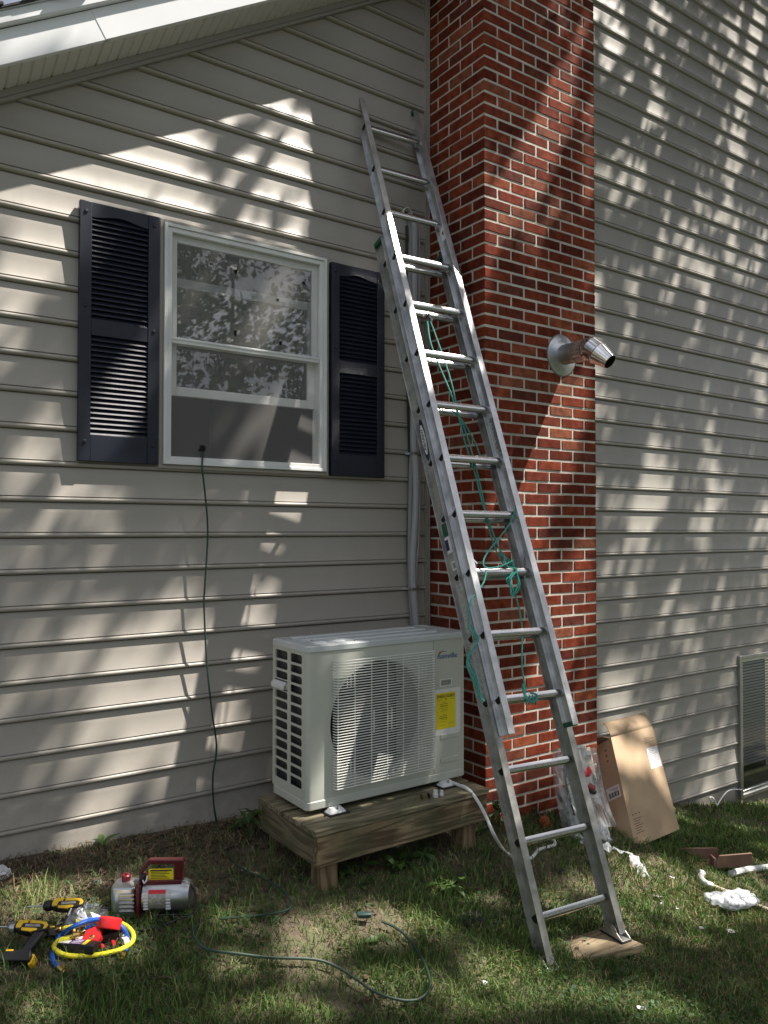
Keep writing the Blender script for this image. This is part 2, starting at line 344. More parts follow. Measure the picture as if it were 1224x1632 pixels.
def soil_mat():
    m = mat('soil', (.085, .062, .042), .95, bump=1, bs=55, dist=.012); t = m.node_tree; b = t.nodes['Principled BSDF']
    g = t.nodes['Geometry'] if 'Geometry' in t.nodes else t.nodes.new('ShaderNodeNewGeometry')
    n = t.nodes.new('ShaderNodeTexNoise'); n.inputs['Scale'].default_value = 4; n.inputs['Detail'].default_value = 9; n.inputs['Roughness'].default_value = .7
    t.links.new(g.outputs['Position'], n.inputs[0]); r = t.nodes.new('ShaderNodeValToRGB'); e = r.color_ramp.elements
    e[0].position = .3; e[0].color = (.045, .036, .026, 1); e[1].position = .7; e[1].color = (.19, .15, .10, 1)
    x = e.new(.48); x.color = (.10, .08, .053, 1); x = e.new(.56); x.color = (.09, .095, .045, 1)
    t.links.new(n.outputs[0], r.inputs[0])
    # beyond the worn strip by the house the yard is all mown lawn
    sx = t.nodes.new('ShaderNodeSeparateXYZ'); t.links.new(g.outputs['Position'], sx.inputs[0]); mr = t.nodes.new('ShaderNodeMapRange'); mr.inputs[1].default_value = -2.9; mr.inputs[2].default_value = -3.5
    t.links.new(sx.outputs['Y'], mr.inputs[0]); mx = t.nodes.new('ShaderNodeMix'); mx.data_type = 'RGBA'; mx.inputs[7].default_value = (.04, .052, .028, 1)
    t.links.new(mr.outputs[0], mx.inputs[0]); t.links.new(r.outputs[0], mx.inputs[6]); t.links.new(mx.outputs[2], b.inputs['Base Color']); return m
gme = np_mesh('ground', V, Fq, soil_mat()); gme.shade_smooth()
tag(link('ground', gme), kind='structure')

# ================================================================== HOUSE
E = .1651
house = thing('house', 'beige vinyl sided house with white rake trim, shuttered window and tall right hand wall', 'house', (0, .1, -2.0))
RM = .6125; RAKE = lambda x: 1.97+RM*(x+2.449)        # underside line of the rake on the wall
RX = lambda z: (z-1.97)/RM-2.449
win = [onY(262, 348), onY(520, 412), onY(252, 745), onY(521, 757)]
WX0, WX1, WZ0, WZ1 = -1.722, -.742, .318, 1.566          # outside of the window's trim
BX0, BX1, BZ0, BZ1 = 3.385, 4.35, -2.30, -1.075          # basement window
prof = [(.026, E-.0235), (.0265, E-.0262), (.0135, E-.0275), (.0125, E-.031), (.007, .085), (.0012, .0052), (.0002, .0034), (.0075, .0016), (.0075, -.0012), (-.0012, -.0032), (-.0044, -.008), (-.0050, -.0135), (-.0032, -.0185), (.0015, -.0222), (.026, -.0235), (.0275, -.0285)]
def siding_board(zk, segs, m, nm='siding_board'):
    mb = MB()
    for x0, x1 in segs:
        vs = []
        for dy, dz in prof:
            z = zk+dz; a = x0(z) if callable(x0) else x0
            vs += [(min(a, x1-.001), dy, z), (x1, dy, z)]
        n = len(prof); mb.add(vs, [(2*i, 2*i+2, 2*i+3, 2*i+1) for i in range(n-1)])
    return build(mb, nm, m, house, smooth=50)
def clipped_board(zk, x0, x1, lo, hi, m):
    """the piece of a course that runs above or below a window"""
    pts = [(dy, zk+dz) for dy, dz in prof]; o = []
    for (ya, za), (yb, zb) in zip(pts[:-1], pts[1:]):
        for (y, z, y2, z2) in ((ya, za, yb, zb),):
            if lo <= z <= hi: o.append((y, z))
            for L in (lo, hi):
                if (z-L)*(z2-L) < 0: o.append((y+(y2-y)*(L-z)/(z2-z), L))
    if lo <= pts[-1][1] <= hi: o.append(pts[-1])
    if len(o) < 2: return
    mb = MB(); mb.add([a for y, z in o for a in ((x0, y, z), (x1, y, z))], [(2*i, 2*i+2, 2*i+3, 2*i+1) for i in range(len(o)-1)]); build(mb, 'siding_board', m, house, smooth=50)
for k in range(-21, 10):
    zk = -E*k; zt = zk+E
    x0 = (lambda z: max(-4.3, RX(z+.02))) if zt > RAKE(-4.3) else -4.3
    segs = [(x0, -.0135)]
    if zt > WZ0+.01 and zk-.03 < WZ1-.01: segs = [(x0, WX0+.012), (WX1-.012, -.0135)]
    if RX(zk-.03) > -.03: continue
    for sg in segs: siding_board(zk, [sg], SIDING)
    if len(segs) == 2:
        if zt-.026 > WZ1-.012: clipped_board(zk, WX0+.012, WX1-.012, WZ1-.012, 99, SIDING)
        if zk-.03 < WZ0+.012: clipped_board(zk, WX0+.012, WX1-.012, -99, WZ0+.012, SIDING)
for k in range(-39, 14):
    zk = -E*k+.009; zt = zk+E
    segs = [(.93, 6.6)]
    if zt > BZ0+.01 and zk-.03 < BZ1-.01: segs = [(.93, BX0+.012), (BX1-.012, 6.6)]
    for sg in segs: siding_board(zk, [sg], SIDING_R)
    if len(segs) == 2:
        if zt-.026 > BZ1-.012: clipped_board(zk, BX0+.012, BX1-.012, BZ1-.012, 99, SIDING_R)
        if zk-.03 < BZ0+.012: clipped_board(zk, BX0+.012, BX1-.012, -99, BZ0+.012, SIDING_R)
# sheathing behind the boards, with the window openings left free
mb = MB(); zr = [(-4.3, -1.45), (WX0, -1.45), (WX0, RAKE(WX0)), (-4.3, RAKE(-4.3))]
mb.prism(zr, .028, .12)
mb.prism([(WX1, -1.5), (0, -1.5), (0, RAKE(0)), (WX1, RAKE(WX1))], .028, .12)
mb.prism([(WX0, -1.5), (WX1, -1.5), (WX1, WZ0), (WX0, WZ0)], .028, .12)
mb.prism([(WX0, WZ1), (WX1, WZ1), (WX1, RAKE(WX1)), (WX0, RAKE(WX0))], .028, .12)
build(mb, 'wall', BACKING, house, smooth=None)
mb = MB(); mb.box((.0, .028, BZ1), (6.6, .12, 6.5)); mb.box((.0, .028, -2.2), (BX0, .12, BZ1)); mb.box((BX1, .028, -2.3), (6.6, .12, BZ1)); mb.box((BX0, .028, -2.5), (BX1, .12, BZ0))
build(mb, 'wall', BACKING, house, smooth=None)
mb = MB(); mb.box((-4.3, .008, -2.0), (0, .02, -1.47)); mb.box((.9, .008, -3.2), (6.6, .02, -2.13)); build(mb, 'foundation', FOUND, house, smooth=None)
# J channels and corner trim
mb = MB(); mb.box((-.0145, -.012, -1.6), (-.006, .02, 3.5)); mb.box((-.038, -.009, -1.6), (-.030, .02, 3.5)); mb.box((-.036, -.002, -1.6), (-.01, .004, 3.5)); build(mb, 'corner_trim', TRIM, house, bevel=.0015)
# rake: soffit panels, fascia, drip edge, shingles.  Local frame: s along the rake
sl_ = math.atan(RM); ux = Vector((math.cos(sl_), 0, math.sin(sl_))); un = Vector((-math.sin(sl_), 0, math.cos(sl_)))
RO = Vector((-4.6, 0, RAKE(-4.6))); RK = basis(RO, ux, Vector((0, 1, 0)), un); RL = 4.55/math.cos(sl_)
OV = .215
mb = MB(); mb.box((0, -.022, -.048), (RL, .012, -.03), RK); mb.box((0, -.028, -.03), (RL, -.003, -.001), RK); build(mb, 'frieze_trim', mat('frieze', (.30, .29, .265), .5), house, bevel=.002)
s = 0
while s < RL-.11:
    mb = MB(); q = s
    sp_pts = [(0, .005), (.005, -.002), (.050, -.002), (.053, .002), (.057, .002), (.060, -.002), (.106, -.002), (.111, .005), (.1155, .005)]
    mb.add([RK @ Vector((q+c, -OV, d+.024)) for c, d in sp_pts]+[RK @ Vector((q+c, -.02, d)) for c, d in sp_pts], [(i, i+1, i+10, i+9) for i in range(8)])
    build(mb, 'soffit_panel', SOFFIT, house, smooth=None); s += .1155
mb = MB(); mb.box((0, -.19, .04), (RL, .02, .055), RK); build(mb, 'roof_deck', BACKING, house, smooth=None)
def fascia_piece(a, b, yo=0):
    mb = MB(); mb.box((a, -OV-.014-yo, .018), (b, -OV-.002, .150), RK); mb.box((a, -OV-.002, .018), (b, -OV+.018, .0215), RK); return mb
jn = 3.02
build(fascia_piece(0, jn), 'fascia', WHITE_AL, house, bevel=.003); build(fascia_piece(jn-.02, RL, .002), 'fascia', WHITE_AL, house, bevel=.003)
mb = MB(); mb.box((0, -OV-.045, .154), (RL, -OV-.004, .206), RK); build(mb, 'drip_edge', WHITE_AL, house, bevel=.006)
mb = MB(); mb.box((0, -OV-.05, .207), (RL, -OV+.1, .212), RK); build(mb, 'drip_edge', WHITE_AL, house, bevel=.001)
mb = MB(); mb.box((0, -OV, .19), (RL, 6, .209), RK); rf = build(mb, 'roof', SHINGLE, house, smooth=None)
q = 0; n = 0
while q < RL-.2:
    mb = MB(); h = .214+.006*(n % 2)
    mb.add([RK @ Vector(a) for a in [(q, -OV-.062-.006*(n % 3), h), (q+.2, -OV-.062-.006*(n % 3), h+.006), (q+.2, 2, h+.006), (q, 2, h), (q, -OV-.062-.006*(n % 3), h-.006), (q+.2, -OV-.062-.006*(n % 3), h-.004), (q+.2, 2, h-.004), (q, 2, h-.006)]],
           [(0, 1, 2, 3), (7, 6, 5, 4), (0, 4, 5, 1), (1, 5, 6, 2), (2, 6, 7, 3), (3, 7, 4, 0)])
    build(mb, 'shingle', SHINGLE, house, smooth=None); q += .142; n += 1
# tall part: corner beyond the chimney top, plain rake cap far out of view
mb = MB(); mb.box((-.05, -.02, 6.42), (6.8, .6, 6.6)); build(mb, 'eave_board', WHITE_AL, house)
mb = MB(); mb.box((6.6, -.01, -3), (6.66, .6, 6.5)); build(mb, 'corner_post', TRIM, house)

# ------------------------------------------------------------------ shuttered window
def framed(name, x0, x1, z0, z1, t, y0, y1, m, parent, bevel=.002):
    mb = MB(); mb.frame((x0, z0, x1, z1), (x0+t, z0+t, x1-t, z1-t), y0, y1); return build(mb, name, m, parent, bevel=bevel)
wn = link('window', mesh_from('window', MB().frame((WX0, WZ0, WX1, WZ1), (WX0+.02, WZ0+.02, WX1-.02, WZ1-.02), -.018, .03), TRIM, gpos(house)), house)
wn.modifiers.new('bevel', 'BEVEL').width = .003
fx0, fx1, fz0, fz1 = WX0+.021, WX1-.021, WZ0+.021, WZ1-.021
framed('frame', fx0, fx1, fz0, fz1, .016, -.034, .06, WHITE_V, wn, .002)
framed('frame', fx0+.0165, fx1-.0165, fz0+.0165, fz1-.0165, .024, -.026, .06, WHITE_V, wn, .002)
ix0, ix1, iz0, iz1 = fx0+.0415, fx1-.0415, fz0+.0415, fz1-.0415
zm = onY((272+505)/2, 557, -.01).z
# insect screen across the whole opening, its cross bar in the middle
mb = MB(); mb.add([(ix0, -.012, iz0), (ix1, -.012, iz0), (ix1, -.012, iz1), (ix0, -.012, iz1)], [(0, 1, 2, 3)])
build(mb, 'insect_screen', SCREEN, wn, smooth=None)
mb = MB(); mb.box((ix0, -.02, zm-.019), (ix1, -.004, zm+.012)); mb.box((ix0, -.024, zm-.002), (ix1, -.0195, zm+.007)); build(mb, 'screen_bar', WHITE_V, wn, bevel=.002)
framed('sash', ix0, ix1, zm-.02, iz1, .035, .004, .028, WHITE_V, wn)
mb = MB(); mb.add([(ix0+.035, .015, zm), (ix1-.035, .015, zm), (ix1-.035, .015, iz1-.035), (ix0+.035, .015, iz1-.035)], [(0, 1, 2, 3)]); build(mb, 'glass', GLASS, wn, smooth=None)
zb = onY(360, 638, .045).z                       # the lower sash stands raised
framed('sash', ix0, ix1, zb-.003, zb+.60, .046, .032, .056, WHITE_V, wn)
mb = MB(); mb.add([(ix0+.045, .044, zb+.04), (ix1-.045, .044, zb+.04), (ix1-.045, .044, zb+.56), (ix0+.045, .044, zb+.56)], [(0, 1, 2, 3)]); build(mb, 'glass', GLASS, wn, smooth=None)
for (px, py) in [(447, 548), (484, 451), (443, 478), (376, 432), (375, 530)]:      # torn holes in the screen
    c = onY(px, py, -.0135); mb = MB(); a = random.random()*6
    mb.add([c+Vector((.010*(.5+random.random())*math.cos(a+j), 0, .016*(.4+random.random())*math.sin(a+j))) for j in range(6)], [tuple(range(6))]); build(mb, 'screen_hole', VOID, wn, smooth=None)
# the room behind
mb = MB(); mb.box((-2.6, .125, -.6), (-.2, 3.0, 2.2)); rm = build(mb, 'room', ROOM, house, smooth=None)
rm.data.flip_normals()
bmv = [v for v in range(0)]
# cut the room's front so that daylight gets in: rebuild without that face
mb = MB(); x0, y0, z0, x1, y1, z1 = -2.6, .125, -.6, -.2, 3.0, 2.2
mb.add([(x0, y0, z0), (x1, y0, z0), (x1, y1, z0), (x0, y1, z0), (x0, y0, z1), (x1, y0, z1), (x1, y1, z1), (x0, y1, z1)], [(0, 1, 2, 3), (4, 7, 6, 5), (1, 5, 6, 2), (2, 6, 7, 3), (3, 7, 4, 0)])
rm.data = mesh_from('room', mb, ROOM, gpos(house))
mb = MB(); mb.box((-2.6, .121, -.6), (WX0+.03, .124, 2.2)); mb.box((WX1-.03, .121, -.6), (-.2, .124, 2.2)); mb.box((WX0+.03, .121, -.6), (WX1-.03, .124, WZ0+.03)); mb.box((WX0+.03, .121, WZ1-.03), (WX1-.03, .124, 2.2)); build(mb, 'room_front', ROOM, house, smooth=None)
# shutters
def shutter(x0, x1, z0, z1, label):
    T = .026; st = .052*(x1-x0)/.36; yF, yB = -.034, -.006
    mb = MB(); zmid = z0+(z1-z0)*.515; hw = .036
    mb.box((x0, yF, z0), (x0+st, yB, z1)); mb.box((x1-st, yF, z0), (x1, yB, z1))
    mb.box((x0+st, yF+.003, z0), (x1-st, yB, z0+.125)); mb.box((x0+st, yF+.003, zmid-hw), (x1-st, yB, zmid+hw))
    n = 14; top = [(x0+st, z1), (x1-st, z1)]; arc = []
    for i in range(n+1):
        t = i/n; x = x1-st+(x0-x1+2*st)*t; b = .5-.5*math.cos(2*math.pi*t); arc.append((x, z1-.072+.020*b))
    mb.prism([top[0], top[1]]+arc, yF+.003, yB)
    sh = build(mb, 'shutter', NAVY, house, smooth=30, bevel=.002); sh['label'] = label
    mb = MB(); mb.box((x0+.01, yB, z0+.01), (x1-.01, .002, z1-.01)); build(mb, 'back_panel', NAVY, sh, smooth=None)
    g = mb
    lm = None
    for (a, b) in ((z0+.125, zmid-hw), (zmid+hw, z1-.058)):
        k = round((b-a)/.0245); p = (b-a)/k
        for i in range(k):
            z = a+p*(i+.5)
            if lm is None:
                m_ = MB(); xw = x1-x0-2*st
                m_.prism([(0, 0)], 0, 0) if False else None
                pr = [(-.022, -.012), (-.005, .0125), (-.0025, .0115), (-.0195, -.013)]
                m_.add([(0, y, zz) for y, zz in pr]+[(xw, y, zz) for y, zz in pr], [(0, 1, 2, 3), (7, 6, 5, 4), (0, 4, 5, 1), (1, 5, 6, 2), (2, 6, 7, 3), (3, 7, 4, 0)])
                lm = mesh_from('louvre_slat', m_, NAVY)
            link('louvre_slat', lm, sh, Vector((x0+st, -.008, z))-gpos(house))
    for (sx, sz) in ((x0+st*.5, z1-.05), (x1-st*.5, z1-.05), (x0+st*.5, zmid+.1), (x1-st*.5, zmid+.02), (x0+st*.5, z0+.09), (x1-st*.5, z0+.09)):
        mb = MB(); mb.lathe([(.009, 0), (.009, .003), (.006, .006)], Matrix.Translation((sx, yF, sz)) @ Matrix.Rotation(R(90), 4, 'X'), 10); build(mb, 'screw_cap', NAVY, sh)
    return sh
shutter(-2.108, -1.728, .335, 1.560, 'left shutter, its lower louvres catching the sun')
shutter(-.733, -.366, .318, 1.535, 'right shutter, in full shade behind the ladder')

# basement window at the far right
bw = link('basement_window', mesh_from('basement_window', MB().frame((BX0, BZ0, BX1, BZ1), (BX0+.035, BZ0+.035, BX1-.035, BZ1-.035), -.02, .03), mat('mill_aluminium', (.45, .45, .44), .35, metal=.9, var=.1), gpos(house)), house)
bw.modifiers.new('bevel', 'BEVEL').width = .004
framed('sash', BX0+.036, BX1-.036, BZ0+.036, BZ1-.036, .025, -.008, .03, STEEL, bw)
mb = MB(); mb.add([(BX0+.06, .006, BZ0+.06), (BX1-.06, .006, BZ0+.06), (BX1-.06, .006, BZ1-.06), (BX0+.06, .006, BZ1-.06)], [(0, 1, 2, 3)]); build(mb, 'glass', GLASS_D, bw, smooth=None)
bm = None
for i in range(36):
    z = BZ0+.24+i*.026
    if bm is None: bm = mesh_from('blind_slat', MB().box((0, -.011, -.0006), (BX1-BX0-.13, .011, .0006), Matrix.Rotation(R(28), 4, 'X')), CURTAIN)
    link('blind_slat', bm, bw, Vector((BX0+.065, .075, z))-gpos(house))
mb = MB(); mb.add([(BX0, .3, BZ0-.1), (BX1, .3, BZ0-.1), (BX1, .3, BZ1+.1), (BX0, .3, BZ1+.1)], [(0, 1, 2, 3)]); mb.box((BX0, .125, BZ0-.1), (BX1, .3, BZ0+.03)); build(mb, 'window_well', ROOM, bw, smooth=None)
mb = MB(); mb.box((BX0+.06, .012, BZ0+.06), (BX1-.06, .035, BZ0+.20)); build(mb, 'sill', mat('aged_sill', (.5, .45, .33), .6, var=.2, vs=10), bw)

# ================================================================== CHIMNEY
CD, CU, CH, CZ = .505, .1056, .0679, 3.0164
CWD = 9*CU
chim = thing('chimney', 'tall red brick chimney with pale mortar between the two siding walls', 'chimney', (CWD/2, -CD/2, -1.75))
mb = MB(); mb.box((.0035, -CD+.0035, -1.9), (CWD-.0035, .02, 5.9))
build(mb, 'mortar', MORTAR, chim, smooth=None)
specs = []
for j in range(-42, 71):
    z1 = CZ-CH*j-.0068; z0 = z1-CH+.0136
    A = (j % 2 == 1); g = .0068
    if A: fr = [(0, 1), (1, 3), (3, 5), (5, 7), (7, 9)]; sd = [(2, 4), (4, 4.78)]
    else: fr = [(0, 2), (2, 4), (4, 6), (6, 8), (8, 9)]; sd = [(1, 3), (3, 4.78)]
    for a, b in fr:
        dep = (2 if A else 1)*CU-g if a == 0 else .1
        x0 = 0 if a == 0 else a*CU+g; x1 = CWD if b == 9 else b*CU-g
        specs.append((x0, x1, -CD, -CD+dep, z0, z1))
    for a, b in sd: specs.append((0, .1, -CD+a*CU+g, min(-CD+b*CU-g, 0), z0, z1))
def area(sp):
    x0, x1, y0, y1, z0, z1 = sp; c = Vector(((x0+x1)/2, (y0+y1)/2, (z0+z1)/2)); v = c-C0; z = v.dot(fw); px = 612+F_PX*v.dot(rt)/z; py = 816-F_PX*v.dot(up)/z
    if px < 670 or px > 960 or py < -10 or py > 1320: return 0
    s = F_PX/z; return ((x1-x0)*(.8 if y0 == -CD else 0)+((y1-y0)*.5 if x0 == 0 else 0))*s*(z1-z0)*s
order = sorted(range(len(specs)), key=lambda i: -area(specs[i])); top300 = set(order[:299])
def brick_mesh(dx, dy, dz, seed, ch=.0028):
    r_ = random.Random(seed); mb = MB(); J = lambda a: a+r_.uniform(-.0021, .0021)
    # chamfered front (−Y) and left (−X) faces, corners jittered
    vs = []
    for (ix, iz) in ((0, 0), (1, 0), (1, 1), (0, 1)):
        x = dx*ix; z = dz*iz; sx = 1 if ix == 0 else -1; sz = 1 if iz == 0 else -1
        vs += [(J(x+sx*ch), -dy/2+r_.uniform(-.001, .0012), J(z+sz*ch)), (x, -dy/2+ch, z+sz*ch*.2), (x, dy/2, z)]
    f = lambda c, l: c*3+l
    fs = [(f(0, 0), f(1, 0), f(2, 0), f(3, 0))]
    for c in range(4):
        d = (c+1) % 4; fs += [(f(c, 0), f(c, 1), f(d, 1), f(d, 0)), (f(c, 1), f(c, 2), f(d, 2), f(d, 1))]
    fs.append((f(3, 2), f(2, 2), f(1, 2), f(0, 2)))
    return mb.add(vs, fs)
cache = {}; rest = MB()
for i, sp in enumerate(specs):
    x0, x1, y0, y1, z0, z1 = sp; dx, dy, dz = x1-x0, y1-y0, z1-z0
    jy = random.uniform(-.0018, .0012) ; jx = random.uniform(-.0015, .001) if x0 == 0 else 0
    loc = Vector((x0+jx, (y0+y1)/2+jy, z0+random.uniform(-.0008, .0008)))
    var = random.randrange(6); key = (round(dx, 3), round(dy, 3), var)
    if key not in cache:
        mbk = brick_mesh(dx, dy, dz, hash(key) % 9999); cache[key] = (mbk, mesh_from('brick', mbk, BRICK, smooth=None))
    if i in top300:
        link('brick', cache[key][1], chim, loc-gpos(chim))
    else: rest.add([v+loc for v in cache[key][0].v], cache[key][0].f)
o = build(rest, 'brick_courses', BRICK, chim, smooth=None); o['kind'] = 'stuff'
# hump of render at the chimney's foot
mb = MB(); mb.box((-.02, -CD-.03, -2.3), (CWD+.02, .0, -1.735)); build(mb, 'footing', FOUND, chim, bevel=.01)

# vent through the chimney
vc = Vector((.637, -CD, 1.088))
vent = thing('flue_vent', 'galvanised steel flue elbow sticking out of the brick chimney', 'vent pipe', vc)
AX = lambda c, d: basis(c, d.orthogonal().normalized(), d.cross(d.orthogonal().normalized()).normalized(), d.normalized())
oY = Vector((0, -1, 0))
mb = MB(); mb.lathe([(.124, -.004), (.124, .004), (.118, .008), (.10, .012), (.088, .018), (.075, .022), (.062, .026)], AX(vc, oY), 40); build(mb, 'flange', STEEL, vent)
mb = MB(); mb.lathe([(.062, .0), (.062, .115), (.064, .117), (.064, .125)], AX(vc, oY), 32, False); build(mb, 'collar', mat('dull_zinc', (.42, .44, .44), .45, metal=.9, var=.1, vs=20), vent)
for a in (20, 140, 255):
    mb = MB(); mb.lathe([(.006, 0), (.006, .003), (.003, .005)], AX(vc+oY*.007+Vector((.105*math.cos(R(a)), 0, .105*math.sin(R(a)))), oY), 8); build(mb, 'screw', STEEL, vent)
mb = MB(); mb.box((vc.x-.004, vc.y-.125, vc.z+.0615), (vc.x+.004, vc.y-.02, vc.z+.0645)); build(mb, 'seam', STEEL, vent)
mb = MB(); mb.lathe([(.129, -.003), (.131, .001), (.124, .004)], AX(vc, oY), 40, False); build(mb, 'sealant_ring', mat('sealant', (.22, .21, .20), .8), vent)
p0 = vc+oY*.11; p1 = vc+oY*.195; mb = MB()
n = 40; rows = 10; vs = []
d1 = oY; 
for i in range(rows):
    for j in range(n):
        r_ = .060 if j % 2 else .0645
        if i in (0, rows-1): r_ = .063
        a = 2*math.pi*j/n; c = p0+(p1-p0)*i/(rows-1); vs.append(c+Vector((math.cos(a), 0, math.sin(a)))*r_)
mb.add(vs, [(i*n+j, i*n+(j+1) % n, (i+1)*n+(j+1) % n, (i+1)*n+j) for i in range(rows-1) for j in range(n)]); build(mb, 'crimped_sleeve', CRIMP, vent, smooth=15)
d2 = Vector((.14, -.62, -.52)).normalized(); c1 = p1+oY*.012
pth = [p1-oY*.004, p1+oY*.02, c1+(oY+d2).normalized()*.03, c1+(oY+d2).normalized()*.035+d2*.03]
mb = MB(); e0 = p1+oY*.0; e1 = p1+oY*.035; e2 = e1+(oY+d2).normalized()*.03
mb.lathe([(.066, 0), (.068, .012), (.066, .02), (.067, .05)], AX(p1, oY), 28, False); build(mb, 'elbow', CHROME, vent, smooth=20)
mb = MB(); e1 = p1+oY*.045+Vector((0, 0, -.004))
mb.lathe([(.0675, -.02), (.0675, .045), (.069, .05), (.0665, .056), (.045, .145), (.042, .146), (.040, .13)], AX(e1, d2), 28, False); build(mb, 'reducer_cone', CHROME, vent, smooth=14)
mb = MB(); mb.lathe([(.0405, .12), (.001, .1199)], AX(e1, d2), 28, False); mb.lathe([(.039, .0), (.040, .14)], AX(e1, d2), 28, False); build(mb, 'dark_mouth', VOID, vent)

# ================================================================== EXTENSION LADDER
LA = Vector((-.479, -1.4327, -1.6508)); LD = Vector((.009, .3459, .9382)).normalized()
LE = Vector((math.cos(-.093), math.sin(-.093), -.0116)).normalized(); LN = LD.cross(LE).normalized(); LE = LN.cross(LD).normalized() if False else LE
S = .3048; LWD = .324
LM = lambda: basis(LA, LE, LD, LN)       # local x = across, y = up the ladder, z = towards the wall
L_ = LM()
lad = thing('extension_ladder', 'long aluminium extension ladder leaning on the house beside the brick chimney', 'ladder', LA+LE*.166-LD*.2)
FG = -.0506
def rail(x, y0, y1, z0, z1, m, fl=.0185):
    """I beam rail: web across the ladder's depth, a flange on either side of it front and back"""
    mb = MB(); t = .0018
    mb.box((x-t, y0, z0+.003), (x+t, y1, z1-.003), L_); mb.box((x-fl, y0, z0), (x+fl, y1, z0+.003), L_); mb.box((x-fl, y0, z1-.003), (x+fl, y1, z1), L_)
    mb.box((x-fl, y0, z1-.008), (x-fl+.0015, y1, z1-.003), L_) if False else None
    return build(mb, 'rail', m, lad, bevel=.001, seg=1)
bx0, bx1 = -.076, LWD+.026; fx0_, fx1_ = -.0565, LWD+.002
B_TOP = 11*S+.155; F_BOT = 3*S-.155; F_TOP = 14*S+.225
BZ_, FZ_ = (-.036, .044), (-.113, -.0385); ZB = .004; ZF = -.076; DEPB, DEPF = .080, .074
rail(bx0, -.175, B_TOP, *BZ_, ALU_D); rail(bx1, -.15, B_TOP, *BZ_, ALU_D)
rail(fx0_, F_BOT, F_TOP, *FZ_, ALU); rail(fx1_, F_BOT, F_TOP, *FZ_, ALU)
def dprof(r_, n=10):      # D shaped: flat tread on top
    pts = [(-r_, r_*.55), (r_, r_*.55)]
    for i in range(n+1):
        a = math.pi*i/n; pts.append((r_*math.cos(a), r_*.55-1.75*r_*math.sin(a)*.9 if 0 < i < n else r_*.5))
    return pts
# a ribbed rung: local x along the rung, y = up ladder, z
def rung_mesh(x0, x1, sc=1):
    mb = MB(); sc = 1.16; R_ = .0165*sc; pr = []
    for i in range(7): pr.append((-R_+2*R_*i/6, .0115*sc-(.0013 if i % 2 else 0)))
    for i in range(1, 12):
        a = math.pi*i/12; pr.append((R_*math.cos(a), .0085*sc-.0235*sc*math.sin(a)))
    # tread is level: rotate the D so that its flat side points to world up
    ang = math.atan2(LN.z, LD.z); ca, sa = math.cos(-ang), math.sin(-ang)
    pr = [(z*ca+y*sa, -z*sa+y*ca) for z, y in pr]; k = len(pr)
    vs = [(x0, y, z) for z, y in pr]+[(x1, y, z) for z, y in pr]
    mb.add(vs, [(i, (i+1) % k, (i+1) % k+k, i+k) for i in range(k)])
    for x, s in ((x0, -1), (x1, 1)):
        mb.mi = 1; mb.add([(x+.001*s, y*.99, z*.99) for z, y in pr], [tuple(range(k)) if s < 0 else tuple(range(k))[::-1]]); mb.mi = 0
        # swaged ring proud of the web
        q = x+.0012*s; vs = [(x, y*1.0, z*1.0) for z, y in pr]+[(q, y*1.0, z*1.0) for z, y in pr]+[(q, y*1.22, z*1.22) for z, y in pr]+[(x-.0008*s, y*1.36, z*1.36) for z, y in pr]
        mb.add(vs, [(a*k+i, a*k+(i+1) % k, (a+1)*k+(i+1) % k, (a+1)*k+i) for a in range(3) for i in range(k)])
        xi = x-.006*s if False else x-.03*s
    return mb
Rm = L_.to_3x3().to_4x4()
def rungs(idx, x0, x1, z, m):
    mb = rung_mesh(x0, x1); mb.v = [Rm @ v for v in mb.v]; me = mesh_from('rung', mb, [m, VOID], smooth=50)
    for i in idx: link('rung', me, lad, (L_ @ Vector((0, i*S, z)))-gpos(lad))
rungs(range(0, 12), bx0-.0022, bx1+.0022, 0, ALU_R); rungs(range(3, 15), fx0_-.0022, fx1_+.0022, FG-.02, ALU_R)
# end caps
for (x, y, z, d) in ((fx0_, F_TOP, ZF, DEPF), (fx1_, F_TOP, ZF, DEPF), (bx0, B_TOP, ZB, DEPB), (bx1, B_TOP, ZB, DEPB)):
    mb = MB(); mb.box((x-.0195, y-.022, z-d/2+.004), (x+.0195, y+.003, z+d/2-.0035), L_); mb.box((x-.0195, y, z-d/2-.001), (x+.0195, y+.004, z+d/2+.001), L_); build(mb, 'end_cap', GREEN_P, lad, bevel=.002)
mb = MB(); mb.box((fx1_-.018, F_BOT-.004, ZF-.03), (fx1_+.017, F_BOT+.018, ZF+DEPF/2-.004), L_); build(mb, 'end_cap', GREEN_P, lad, bevel=.002)
# guide brackets and rung locks at rung 6 of the photo, a latch above
for x in (fx0_+.02, fx1_-.004):
    s = 1 if x < .1 else -1
    mb = MB(); mb.prism([(x, 5*S-.012), (x+s*.006, 5*S-.012), (x+s*.006, 5*S+.03), (x, 5*S+.115)], FG-.02, FG-.012, basis(LA, LE, LN, LD)); build(mb, 'rung_lock', STEEL, lad)
    mb = MB(); mb.tube([L_ @ Vector((x+s*.004, 5*S+.10, FG-.02)), L_ @ Vector((x+s*.03, 5*S+.045, FG-.035)), L_ @ Vector((x+s*.018, 5*S-.03, FG+.01)), L_ @ Vector((x+s*.002, 5*S-.06, FG+.03))], .005, 6); build(mb, 'lock_spring', STEEL, lad)
mb = MB(); q = 12*S-.06
mb.box((fx1_-.003, q-.045, ZF-.025), (fx1_-.0019, q+.045, ZF+.022), L_); build(mb, 'sticker', PAPER, lad, smooth=None)
mb = MB(); mb.box((fx1_-.0038, q-.012, ZF-.006), (fx1_-.003, q+.012, ZF+.004), L_); build(mb, 'sticker_mark', INK, lad, smooth=None)
